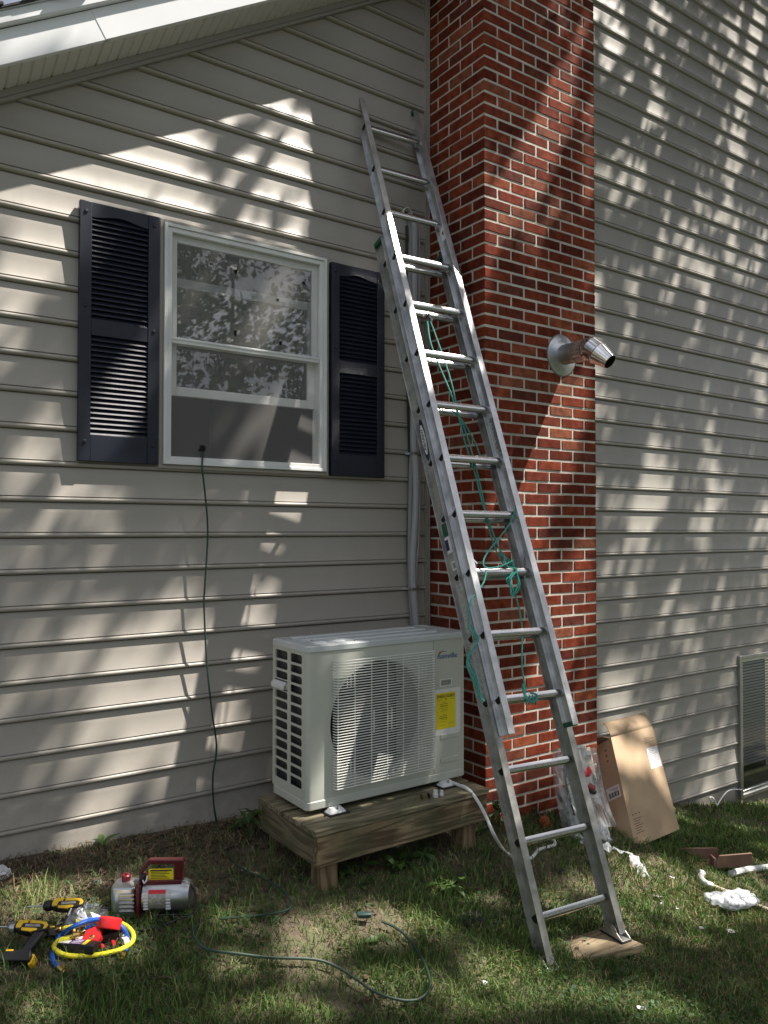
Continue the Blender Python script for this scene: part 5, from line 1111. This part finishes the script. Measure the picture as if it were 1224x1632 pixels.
# ================================================================== LEAFY PLANTS
def leaf_mat(name, a, b, trans=.3):
    m = bpy.data.materials.new(name); m.use_nodes = True; t = m.node_tree; bs = t.nodes['Principled BSDF']; bs.inputs['Roughness'].default_value = .5
    oi = t.nodes.new('ShaderNodeObjectInfo'); g = t.nodes.new('ShaderNodeNewGeometry'); ad = t.nodes.new('ShaderNodeMath'); ad.operation = 'ADD'; fr = t.nodes.new('ShaderNodeMath'); fr.operation = 'FRACT'
    t.links.new(oi.outputs['Random'], ad.inputs[0]); t.links.new(g.outputs['Random Per Island'], ad.inputs[1]); t.links.new(ad.outputs[0], fr.inputs[0])
    r = t.nodes.new('ShaderNodeValToRGB'); r.color_ramp.elements[0].color = (*a, 1); r.color_ramp.elements[1].color = (*b, 1); t.links.new(fr.outputs[0], r.inputs[0])
    t.links.new(r.outputs[0], bs.inputs['Base Color']); tl_ = t.nodes.new('ShaderNodeBsdfTranslucent'); t.links.new(r.outputs[0], tl_.inputs[0]); mx = t.nodes.new('ShaderNodeMixShader'); mx.inputs[0].default_value = trans
    t.links.new(bs.outputs[0], mx.inputs[1]); t.links.new(tl_.outputs[0], mx.inputs[2]); t.links.new(mx.outputs[0], t.nodes['Material Output'].inputs[0]); return m
LEAFM = leaf_mat('weed_leaf', (.035, .085, .02), (.09, .16, .035))
def leaf_shape(L, W):
    mb = MB(); n = 6; vs = []
    for i in range(n+1):
        t = i/n; w_ = W*math.sin(math.pi*min(t*1.05, 1))**.7*(1-.3*t); z = .10*L*math.sin(math.pi*t)-.25*L*t*t
        vs += [(L*t, -w_/2, z), (L*t, 0, z-.1*W), (L*t, w_/2, z)]
    mb.add(vs, [(3*i+a, 3*i+a+1, 3*i+a+4, 3*i+a+3) for i in range(n) for a in (0, 1)]); return mesh_from('leaf', mb, LEAFM, smooth=70)
LV = [leaf_shape(.06, .03), leaf_shape(.09, .035), leaf_shape(.045, .026)]
def plant(px, label, n, h, spread, seed, Y=None):
    c = onG(*px) if Y is None else Vector((onY(px[0], px[1], Y).x, Y, 0))
    if Y is not None: c.z = gz(c.x, c.y)
    t = thing('weed_plant', label, 'plant', c); r_ = random.Random(seed); mb = MB(); pl = []
    for i in range(max(3, n//4)):
        a = r_.random()*6.28; e = Vector((spread*math.cos(a)*r_.random(), spread*.6*math.sin(a)*r_.random(), h*(.5+.5*r_.random()))); mid = e*.5+Vector((0, 0, h*.15)); P = spline([Vector((0, 0, 0)), mid, e], 4); mb.tube(P, .0022, 5); pl += P[3:]
    part(mb, 'stem', TWIG, t)
    for i in range(n):
        q = r_.choice(pl); link('leaf', r_.choice(LV), t, q, (r_.uniform(-.5, .5), r_.uniform(-.7, .4), r_.random()*6.28))
plant((400, 1335), 'dark leafy weed growing between the siding and the left end of the platform', 26, .17, .14, 1)
plant((385, 1322), 'low leafy weed against the siding, left of the platform weed', 12, .07, .10, 2)
plant((768, 1335), 'bright leafed weed between the platform and the chimney', 16, .10, .09, 3)
plant((795, 1320), "dark green plant at the chimney's left corner behind the hose", 16, .16, .10, 4)
plant((640, 1385), 'small weed in deep shade under the platform beam', 20, .06, .16, 5)
plant((715, 1420), 'bright green broadleaf weed on the lawn right of the platform post', 20, .05, .10, 6)
plant((565, 1395), 'dark weed under the platform just right of its front post', 16, .06, .12, 7)
plant((578, 1418), 'tiny two leafed seedling in front of the platform', 5, .05, .03, 8)
plant((610, 1500), 'flat broadleaf weed in the middle of the lawn', 7, .02, .06, 9)
plant((160, 1352), 'lone broad leaf weed at the foot of the siding on the left', 5, .03, .03, 10)
plant((690, 1370), 'leafy ground weed behind the platform in the shade', 14, .07, .15, 11)
plant((1110, 1340), 'low bunch of leaves behind the brown trough', 14, .03, .15, 12)

# ================================================================== GRASS, STRAW, CLOVER
def vnoise(x, y, s, seed=0):
    r_ = np.random.default_rng(seed); G = r_.random((64, 64)); x = x*s; y = y*s; xi = np.floor(x).astype(int); yi = np.floor(y).astype(int); fx = x-xi; fy = y-yi
    fx = fx*fx*(3-2*fx); fy = fy*fy*(3-2*fy); g = lambda a, b: G[a % 64, b % 64]
    return (g(xi, yi)*(1-fx)+g(xi+1, yi)*fx)*(1-fy)+(g(xi, yi+1)*(1-fx)+g(xi+1, yi+1)*fx)*fy
def fb(x, y, s, seed=0): return .55*vnoise(x, y, s, seed)+.3*vnoise(x, y, s*2.1, seed+1)+.15*vnoise(x, y, s*4.3, seed+2)
def tint_mat(name, rough=.6, trans=.25):
    m = bpy.data.materials.new(name); m.use_nodes = True; t = m.node_tree; b = t.nodes['Principled BSDF']; b.inputs['Roughness'].default_value = rough; b.inputs['Specular IOR Level'].default_value = .35
    a = t.nodes.new('ShaderNodeAttribute'); a.attribute_name = 'tint'; t.links.new(a.outputs['Color'], b.inputs['Base Color'])
    tl_ = t.nodes.new('ShaderNodeBsdfTranslucent'); t.links.new(a.outputs['Color'], tl_.inputs[0]); mx = t.nodes.new('ShaderNodeMixShader'); mx.inputs[0].default_value = trans
    t.links.new(b.outputs[0], mx.inputs[1]); t.links.new(tl_.outputs[0], mx.inputs[2]); t.links.new(mx.outputs[0], t.nodes['Material Output'].inputs[0]); return m
GRASSM = tint_mat('grass_blade')
def blades(name, N, dens, hfun, lean, wid, cfun, m, label, cat, area_, seed):
    r_ = np.random.default_rng(seed); x = r_.uniform(area_[0], area_[1], N); y = r_.uniform(area_[2], area_[3], N)
    # keep what the photo's side of the yard can show: thin out with distance from the viewer
    d = np.hypot(x-C0.x, y-C0.y); keep = (r_.random(N) < dens(x, y)*np.clip((3.4/d)**1.6, .12, 1)); x, y, d = x[keep], y[keep], d[keep]; n = len(x); z = zg(x, y)
    h = hfun(x, y, r_)*np.clip(d/3.4, 1, 1.5)**.3; a = r_.random(n)*2*np.pi; ln_ = lean(r_, n); w_ = wid*(.7+.6*r_.random(n))*np.clip(d/3.2, 1, 2.4)
    dx, dy = np.cos(a), np.sin(a); sx, sy = -dy, dx; b2 = r_.random(n)*2*np.pi; tw = .5
    B = np.stack([x, y, z-.004], -1); up_ = np.array([0, 0, 1.]); D = np.stack([dx, dy, 0*dx], -1); Sd = np.stack([np.cos(b2), np.sin(b2), 0*b2], -1)
    c1 = B+D*(h*ln_*.30)[:, None]+up_*(h*np.sqrt(np.clip(1-ln_**2*.3, .05, 1))*.55)[:, None]
    c2 = B+D*(h*ln_)[:, None]+up_*(h*np.sqrt(np.clip(1-ln_**2, .02, 1)))[:, None]
    W_ = Sd*w_[:, None]; V_ = np.stack([B-W_, B+W_, c1+W_*.8, c1-W_*.8, c2], 1).reshape(-1, 3)
    i = np.arange(n)*5; T = np.concatenate([np.stack([i, i+1, i+2], -1), np.stack([i, i+2, i+3], -1), np.stack([i+3, i+2, i+4], -1)])
    cc = cfun(x, y, r_); cols = np.repeat(cc, 5, 0); cols = np.concatenate([cols, np.ones((len(cols), 1))], 1)
    me = np_mesh(name, V_, T, m, cols); return tag(link(name, me), label, cat, kind='stuff')
def inpoly(P, x, y):
    c = np.zeros(len(x), bool); j = len(P)-1
    for i in range(len(P)):
        xi, yi = P[i]; xj, yj = P[j]; t = ((yi > y) != (yj > y)); t &= x < (xj-xi)*(y-yi)/(yj-yi+1e-12)+xi; c ^= t; j = i
    return c
def gdens(x, y):
    nearwall = np.clip((-y-.12+.25*(x > .9))/.62, .04, 1); worn = np.clip((fb(x, y, 2.2, 5)-.26)*5, .25, 1)
    worn = np.where((x > -1.9) & (x < -.9) & (y > -1.1), worn*.5, worn); worn = np.where((x > -.6) & (x < .9) & (y > -1.25) & (y < -.5), worn*.45, worn)
    nearwall = np.where(x > .95, np.clip((-y+.05)/.2, 0, 1), nearwall)
    onb = inpoly(np.array([(p_.x, p_.y) for p_ in BOARD]), x, y)
    inplat = onb | (x > PX0+.02) & (x < .0) & (y > PY0+.06)
    return np.where(onb, 0, np.where(inplat, .05, nearwall*worn))
def gcol(x, y, r_):
    t = fb(x, y, 3, 11)[:, None]; k = r_.random((len(x), 1)); dry = (r_.random(len(x)) < .07+.25*np.clip((fb(x, y, 1.7, 21)-.5)*3, 0, 1))[:, None]
    g = np.array([.062, .125, .032])*(1-t)+np.array([.155, .235, .060])*t; g = g*(.45+1.15*k)
    s_ = np.array([.33, .27, .14])*(.6+.7*k); return np.where(dry, s_, g)
blades('grass', 700000, gdens, lambda x, y, r_: .016+.048*r_.random(len(x))**1.3*(.45+1.1*fb(x, y, 3.5, 31)), lambda r_, n: .2+.75*r_.random(n), .0021, gcol, GRASSM, 'short uneven lawn grass covering the yard in front of the house', 'grass', (-3.3, 6.2, -3.4, -.02), 3)
# tufts of taller grass: lit tuft at the far left, others at random
def tdens(x, y):
    cs_ = [(onG(40, 1440), .16), (onG(70, 1420), .10), (onG(700, 1455), .14), (onG(660, 1440), .14), (onG(350, 1470), .16), (onG(760, 1350), .10), (onG(735, 1450), .12), (onG(1180, 1600), .12), (onG(835, 1420), .12), (onG(150, 1620), .2)]
    o = np.zeros_like(x)
    for c, r_ in cs_: o = np.maximum(o, np.clip(1-np.hypot(x-c.x, y-c.y)/r_, 0, 1))
    return np.where(inpoly(np.array([(p_.x, p_.y) for p_ in BOARD]), x, y), 0, np.maximum(o, .02*(y < -.4)))
blades('tall_grass', 110000, lambda x, y: tdens(x, y)*.9, lambda x, y, r_: .045+.06*r_.random(len(x))**2, lambda r_, n: .1+.75*r_.random(n), .0017, lambda x, y, r_: gcol(x, y, r_)*1.25, GRASSM, 'taller tufts of lawn grass left unmown around the tools and posts', 'grass', (-3.2, 2.5, -2.6, -.3), 4)
def sdens(x, y):
    a = np.clip(1-(-y-.02)/.8, 0, 1)*(x < -.9); b = .55*np.clip((fb(x, y, 2.0, 41)-.42)*5, 0, 1); c = ((x > -.6) & (x < .9) & (y > -1.3))*.3
    return np.clip(np.maximum(np.maximum(a, b), c), 0, 1)
def scol(x, y, r_):
    k = r_.random((len(x), 1)); return (np.array([.34, .27, .17])*k+np.array([.12, .09, .06])*(1-k))*(.5+.8*r_.random((len(x), 1)))
blades('straw', 170000, sdens, lambda x, y, r_: .02+.055*r_.random(len(x)), lambda r_, n: .93+.066*r_.random(n), .0012, scol, tint_mat('straw_blade', .8, .1), 'dry grass clippings and thatch scattered along the foot of the walls', 'dry grass', (-3.2, 5, -3, -.01), 5)
# clover / broad small leaves
r_ = np.random.default_rng(9); N = 34000; x = r_.uniform(-3.2, 4, N); y = r_.uniform(-3.3, -.05, N); keep = r_.random(N) < np.clip((fb(x, y, 2.4, 51)-.45)*4, 0, 1)*(.15+gdens(x, y))*np.clip((3.2/np.hypot(x-C0.x, y-C0.y))**1.4, .1, 1); x, y = x[keep], y[keep]; n = len(x)
z = zg(x, y)+.008+.022*r_.random(n); R1 = .005+.006*r_.random(n); a = r_.random(n)*6.28; tx, ty = r_.uniform(-.5, .5, n), r_.uniform(-.5, .5, n); vs = []
for k_ in range(6):
    an = a+k_*np.pi/3; px_ = R1*np.cos(an); py_ = R1*np.sin(an)*.8; vs.append(np.stack([x+px_, y+py_, z+px_*tx+py_*ty], -1))
V_ = np.stack(vs, 1).reshape(-1, 3); i = np.arange(n)*6; T = np.concatenate([np.stack([i, i+1, i+2], -1), np.stack([i, i+2, i+3], -1), np.stack([i, i+3, i+4], -1), np.stack([i, i+4, i+5], -1)])
cc = (np.array([.035, .085, .03])*(.6+1.0*r_.random((n, 1)))); cols = np.repeat(np.concatenate([cc, np.ones((n, 1))], 1), 6, 0)
tag(link('clover', np_mesh('clover', V_, T, GRASSM, cols)), 'small round clover leaves spread through the lawn', 'clover', kind='stuff')
# leaf litter: brown dead leaves and chips near the wall
r_ = np.random.default_rng(19); N = 7000; x = r_.uniform(-3.0, 1.4, N); y = -np.abs(r_.gamma(1.6, .22, N))-.02; sc_ = r_.random(N) < .14; y = np.where(sc_, r_.uniform(-2.4, 0, N), y); keep = (fb(x, y, 3, 61) > .42); x, y = x[keep], y[keep]; n = len(x); z = zg(x, y)+.004+.01*r_.random(n); R1 = .004+.009*r_.random(n)**2; a = r_.random(n)*6.28; vs = []
for k_ in range(4):
    an = a+k_*np.pi/2; px_ = R1*np.cos(an)*1.4; py_ = R1*np.sin(an); vs.append(np.stack([x+px_, y+py_, z+R1*r_.uniform(0, .8, n)], -1))
V_ = np.stack(vs, 1).reshape(-1, 3); i = np.arange(n)*4; T = np.concatenate([np.stack([i, i+1, i+2], -1), np.stack([i, i+2, i+3], -1)])
k = r_.random((n, 1)); cc = np.array([.15, .10, .06])*k+np.array([.04, .03, .022])*(1-k); cols = np.repeat(np.concatenate([cc, np.ones((n, 1))], 1), 4, 0)
tag(link('leaf_litter', np_mesh('leaf_litter', V_, T, tint_mat('litter', .9, .05), cols)), 'brown leaf litter and bark chips on the soil by the walls', 'leaf litter', kind='stuff')

for i, (q, lb) in enumerate((((690, 1545), 'dry twig lying in the grass left of the ladder foot'), ((1110, 1470), 'dry twig lying in the grass below the knotted plastic'), ((345, 1400), 'dry twig lying on the soil between the pump and the platform'), ((1150, 1545), 'dry twig lying in the grass at the lower right'), ((250, 1560), 'dry twig lying in the grass below the hose loop'))):
    c = onG(*q, .016); r_ = random.Random(50+i); a = r_.random()*3; L = .05+.05*r_.random(); dv = Vector((math.cos(a), math.sin(a), 0)); sd = Vector((-dv.y, dv.x, 0))
    mb = MB(); mb.tube(spline([c-dv*L, c-dv*L*.2+sd*.008+Vector((0, 0, .008)), c+dv*L*.5-sd*.006, c+dv*L+sd*.01+Vector((0, 0, .012))], 4), [.0028-.00012*k for k in range(13)], 6); solo(mb, 'twig', BARK, lb, 'twig', 'twigs on the lawn')

# ================================================================== THE SHADE TREE
# (u, v): where the sun ray through a leaf meets the wall plane.  Crown is shaped: leaves left out where sun patches should land.
def uv(p): return (p.x+SA*p.y, p.z+SB*p.y)
gaps = []
def gap(T, pts, where=0):
    if where == 'G': P = [uv(onG(a, b)) for a, b in pts]
    else: P = [uv(onY(a, b, where)) for a, b in pts]
    P = np.array(P); c_ = P.mean(0); rad_ = np.hypot(*(P-c_).T).mean(); gaps.append((T, c_+(P-c_)*(1+(.05 if T > .5 else 0)/max(rad_, .08))))
W0 = 0
gap(.93, [(0, 290), (125, 268), (160, 240), (262, 262), (300, 300), (330, 345), (250, 345), (120, 322), (0, 345)])
gap(.80, [(158, 244), (250, 213), (300, 222), (290, 262), (330, 335), (250, 300)])
gap(.49, [(250, 213), (340, 200), (430, 200), (470, 260), (470, 400), (330, 345)])
gap(.75, [(425, 162), (500, 170), (500, 250), (455, 245), (440, 195)])
gap(.85, [(450, 225), (500, 230), (500, 290), (440, 285)])
gap(.6, [(420, 285), (500, 290), (500, 340), (400, 330)])
gap(.75, [(400, 335), (500, 345), (500, 392), (380, 372)])
gap(.95, [(0, 340), (125, 345), (125, 460), (60, 470), (0, 500)])
gap(.55, [(0, 500), (60, 470), (45, 560), (0, 590)])
gap(.65, [(70, 640), (125, 620), (125, 690), (85, 685)]); gap(.92, [(50, 690), (80, 660), (130, 680), (130, 745), (45, 745)])
gap(.85, [(255, 490), (255, 620), (205, 700), (200, 760), (140, 760), (135, 690), (175, 620)], -.034)     # shutter
gap(.97, [(437, 420), (475, 422), (462, 497), (415, 556), (394, 556), (410, 480)], -.012); gap(.6, [(410, 570), (430, 572), (417, 660), (392, 735), (366, 735), (390, 640)], -.012)
gap(.45, [(345, 620), (385, 620), (345, 728), (320, 722)], -.012); gap(.7, [(350, 398), (382, 398), (352, 438), (333, 438)], -.012)
gap(1, [(452, 582), (508, 590), (507, 700), (434, 690)], -.012); gap(1, [(420, 695), (507, 700), (505, 760), (412, 755)], -.012)
gap(.45, [(0, 750), (110, 755), (80, 860), (0, 930)]); gap(.3, [(140, 760), (290, 760), (240, 860), (120, 880)])
gap(.85, [(405, 770), (475, 775), (470, 845), (395, 840)]); gap(.7, [(375, 875), (430, 875), (425, 905), (368, 905)])
gap(.3, [(330, 870), (480, 870), (470, 960), (350, 960)])
gap(.97, [(365, 955), (428, 958), (425, 1010), (340, 1010)]); gap(.9, [(350, 1012), (415, 1012), (405, 1050), (330, 1055)])
gap(.9, [(322, 1060), (398, 1055), (392, 1090), (318, 1095)]); gap(.97, [(300, 1100), (388, 1100), (372, 1205), (285, 1200)]); gap(.55, [(275, 1210), (345, 1210), (340, 1265), (265, 1270)])
gap(.70, [(165, 950), (330, 940), (310, 1060), (150, 1060)]); gap(.6, [(30, 985), (160, 985), (140, 1075), (10, 1085)])
gap(.93, [(165, 1070), (290, 1060), (275, 1185), (240, 1190), (120, 1190), (140, 1120)]); gap(.55, [(110, 1195), (255, 1190), (250, 1250), (100, 1260)])
gap(.97, [(120, 1250), (200, 1235), (165, 1375), (80, 1375)]); gap(.35, [(0, 1090), (90, 1090), (60, 1160), (0, 1160)])
CF = -.505
gap(.98, [(885, 110), (930, 60), (915, 190), (890, 270), (850, 330), (800, 400), (775, 480), (770, 345), (815, 250)], CF)
gap(.97, [(925, 180), (950, 150), (950, 345), (930, 330)], CF); gap(.45, [(850, 300), (900, 290), (870, 400), (820, 430)], CF); gap(.4, [(905, 400), (950, 380), (950, 520), (910, 480)], CF)
gap(.97, [(885, 585), (945, 620), (930, 700), (900, 780), (860, 830), (790, 880), (770, 830)], CF)
gap(.97, [(870, 900), (948, 880), (948, 1000), (900, 1060), (860, 1040)], CF); gap(.8, [(820, 860), (870, 840), (900, 1000), (860, 1100), (840, 1000)], CF)
gap(.8, [(770, 1100), (870, 1100), (880, 1240), (800, 1260), (775, 1180)], CF); gap(.25, [(890, 1060), (948, 1060), (945, 1250), (900, 1250)], CF)
gap(.95, [(590, 1235), (650, 1180), (700, 1080), (690, 1240), (640, 1265)], -.70)          # lower right of the fan grille
gap(.8, [(500, 1010), (560, 1005), (600, 1010), (500, 1020)], -.60); gap(.6, [(440, 1000), (500, 990), (480, 1015)], -.5)
gap(.8, [(610, 1300), (700, 1265), (740, 1290), (660, 1320)], -.85)
gap(.9, [(0, 1420), (60, 1400), (130, 1420), (170, 1440), (150, 1475), (60, 1470), (0, 1480)], 'G'); gap(.85, [(560, 1440), (620, 1425), (700, 1430), (760, 1460), (700, 1490), (600, 1480)], 'G')
gap(.8, [(700, 1380), (760, 1400), (740, 1440), (690, 1430)], 'G'); gap(.8, [(760, 1520), (830, 1520), (890, 1600), (820, 1600), (740, 1560)], 'G'); gap(.6, [(0, 1580), (120, 1590), (100, 1632), (0, 1632)], 'G')
gap(.8, [(80, 1480), (230, 1480), (220, 1530), (90, 1530)], 'G'); gap(.5, [(200, 1400), (300, 1400), (300, 1460), (200, 1460)], 'G')
gap(.8, [(960, 1360), (1080, 1370), (1110, 1420), (1000, 1420)], 'G'); gap(.7, [(1120, 1390), (1224, 1380), (1224, 1450), (1130, 1440)], 'G'); gap(.7, [(1020, 1590), (1120, 1600), (1100, 1632), (1010, 1632)], 'G')
gap(.5, [(320, 1450), (420, 1450), (410, 1500), (310, 1500)], 'G')
gap(.9, [(975, 1140), (1050, 1140), (1065, 1200), (1000, 1210)], -.4); gap(.55, [(960, 1150), (1000, 1150), (1060, 1330), (1010, 1350)], -.6); gap(.9, [(1020, 1210), (1060, 1200), (1085, 1330), (1040, 1340)], -.6)
gap(.8, [(800, 1190), (940, 1190), (940, 1230), (800, 1240)], -1.3); gap(.8, [(830, 1310), (960, 1310), (960, 1345), (830, 1350)], -1.4); gap(.7, [(590, 180), (625, 260), (640, 330), (610, 330), (580, 230)], -.1)
gap(.8, [(1190, 1262), (1224, 1250), (1224, 1300), (1180, 1300)], -.05)
def openness(u, v):
    T = np.full(len(u), .006)
    T = np.maximum(T, .10*np.clip((fb(u+v*.4, v, 2.2, 71)-.55)*5, 0, 1))
    rw = (u > .95) & (v > -2.4); s1 = vnoise(u*6.5+v*1.2, v*4.0, 1, 81); s2 = vnoise(u*2.4, v*1.5, 1, 83); s3 = vnoise(u*17, v*8, 1, 85)
    val = .48*s1+.26*s2+.26*s3; T = np.where(rw, np.clip((val-.488)*10, .01, 1), T)
    gr_ = (v < -2.4); q = .65*vnoise(u*2.3, v*1.25, 1, 91)+.35*vnoise(u*6, v*3.4, 1, 92); T = np.where(gr_, np.clip((q-.53)*10, .015, 1), T)
    rk = v-(1.97+RM*(u+2.449)); fa = (rk > -.46) & (u < -.9); T = np.where(fa, .90+.1*(fb(u, v, 1.6, 95) > .42), T)
    out = T.copy(); rag = .85+.3*vnoise(u*9+v*3, v*4, 1, 97)
    for t_, P in gaps:
        m = inpoly(P, u, v); t2 = t_*.55 if t_ < .5 else t_; g2 = P[:, 1].max() < -2.3; t2 = min(1, t2*1.25) if g2 else (min(1, t2*1.08) if t2 > .7 else t2)
        out = np.where(m, np.maximum(out, np.clip(t2*(rag if t2 < .9 else rag*.5+.5), 0, 1)), out)
    return out
r_ = np.random.default_rng(101); LAI = 6.0; N = 95000
u = r_.uniform(-8.2, 6.2, N); v = r_.uniform(-10.2, 6.6, N)
keep = r_.random(N) < np.clip(-np.log(openness(u, v))/LAI, 0, 1)
u, v = u[keep], v[keep]; n = len(u); base = np.maximum(6.3, v+3.3); Z = base+2.6*r_.random(n); t = (Z-v)/SB; P = np.stack([u+SA*t, -t, Z], -1)
def leaves(P, size, seed):
    r_ = np.random.default_rng(seed); n = len(P); a = r_.normal(size=(n, 3)); a /= np.linalg.norm(a, axis=1)[:, None]; b = np.cross(a, r_.normal(size=(n, 3))); b /= np.linalg.norm(b, axis=1)[:, None]
    s = size*(.7+.6*r_.random(n))[:, None]; V_ = np.stack([P-a*s, P-b*s*.55-a*s*.1, P+a*s, P+b*s*.55-a*s*.1], 1).reshape(-1, 3); return V_, np.arange(n*4).reshape(-1, 4)
CROWN = leaf_mat('crown_leaf', (.032, .055, .022), (.075, .105, .042), .3)
def crown(name, P, size, parent, seed):
    V_, F_ = leaves(P-np.array(gpos(parent)), size, seed); return link(name, np_mesh(name, V_, F_, CROWN), parent)
tree = thing('shade_tree', 'broad leafy shade tree overhanging the yard from the right', 'tree', (9.2, -7.2, gz(9.2, -7.2)))
crown('crown', P, .085, tree, 5)
mb = MB(); b0 = Vector((9.2, -7.2, -3)); fk = Vector((8.6, -6.6, 4.2)); mb.tube(spline([b0, Vector((9.15, -7.1, 0)), Vector((8.9, -6.9, 2.4)), fk], 6), [.34-.006*i for i in range(19)], 12); build(mb, 'trunk', BARK, tree)
for e in ((2.5, -3.0, 7.6), (5.5, -1.4, 9.5), (3.2, -6.5, 7.8), (8.5, -2.5, 9.6), (11, -5, 8.8), (6.0, -8.6, 8)):
    e = Vector(e); mb = MB(); m1 = fk*.6+e*.4+Vector((0, 0, 1.1)); mb.tube(spline([fk-Vector((0, 0, .3)), m1, e], 7), [.15-.0085*i for i in range(15)], 8); build(mb, 'limb', BARK, tree)
def bgtree(x, y, h, rad, label, seed, n=12000, cone=False):
    z = gz(x, y); t = thing('background_tree', label, 'tree', (x, y, z), group='trees across the yard'); r_ = np.random.default_rng(seed)
    k = n; th = r_.random(k)*2*np.pi; zz = r_.random(k); rr2 = rad*((1-zz)**.8+.05 if cone else np.sqrt(np.clip(1-(2*zz-1)**2, 0, 1)))*np.cbrt(r_.random(k)); lump = .75+.5*vnoise(th*3, zz*6, 1, seed)
    P_ = np.stack([x+rr2*lump*np.cos(th), y+rr2*lump*np.sin(th), z+h*(.18+.82*zz)], -1); kk = vnoise(P_[:, 0]+P_[:, 1]*.35, P_[:, 2]+P_[:, 1]*.2, 1.5, seed)*.6+vnoise(P_[:, 0]-P_[:, 1]*.3, P_[:, 2], 3.7, seed+1)*.4; P_ = P_[kk > .47]; crown('crown', P_, .10, t, seed)
    mb = MB(); mb.tube([(x, y, z-.3), (x, y, z+h*.5), (x, y, z+h*.9)], [.2, .13, .03], 8); build(mb, 'trunk', BARK, t); return t
bgtree(1.0, -12.5, 9, 3.2, 'tall tree standing across the yard, first from the left', 201, 17000)
bgtree(5.0, -14.0, 11, 3.8, 'tall tree standing across the yard, second from the left', 202, 22000)
bgtree(9.5, -13.5, 9, 3.6, 'tall tree standing across the yard, third from the left', 203, 20000)
bgtree(-5.5, -15, 8, 3.0, 'tall tree standing across the yard behind the viewer', 204, 9000)
bgtree(14.5, -11.5, 9, 3.4, 'tall tree standing across the yard at its far right', 205, 9000)
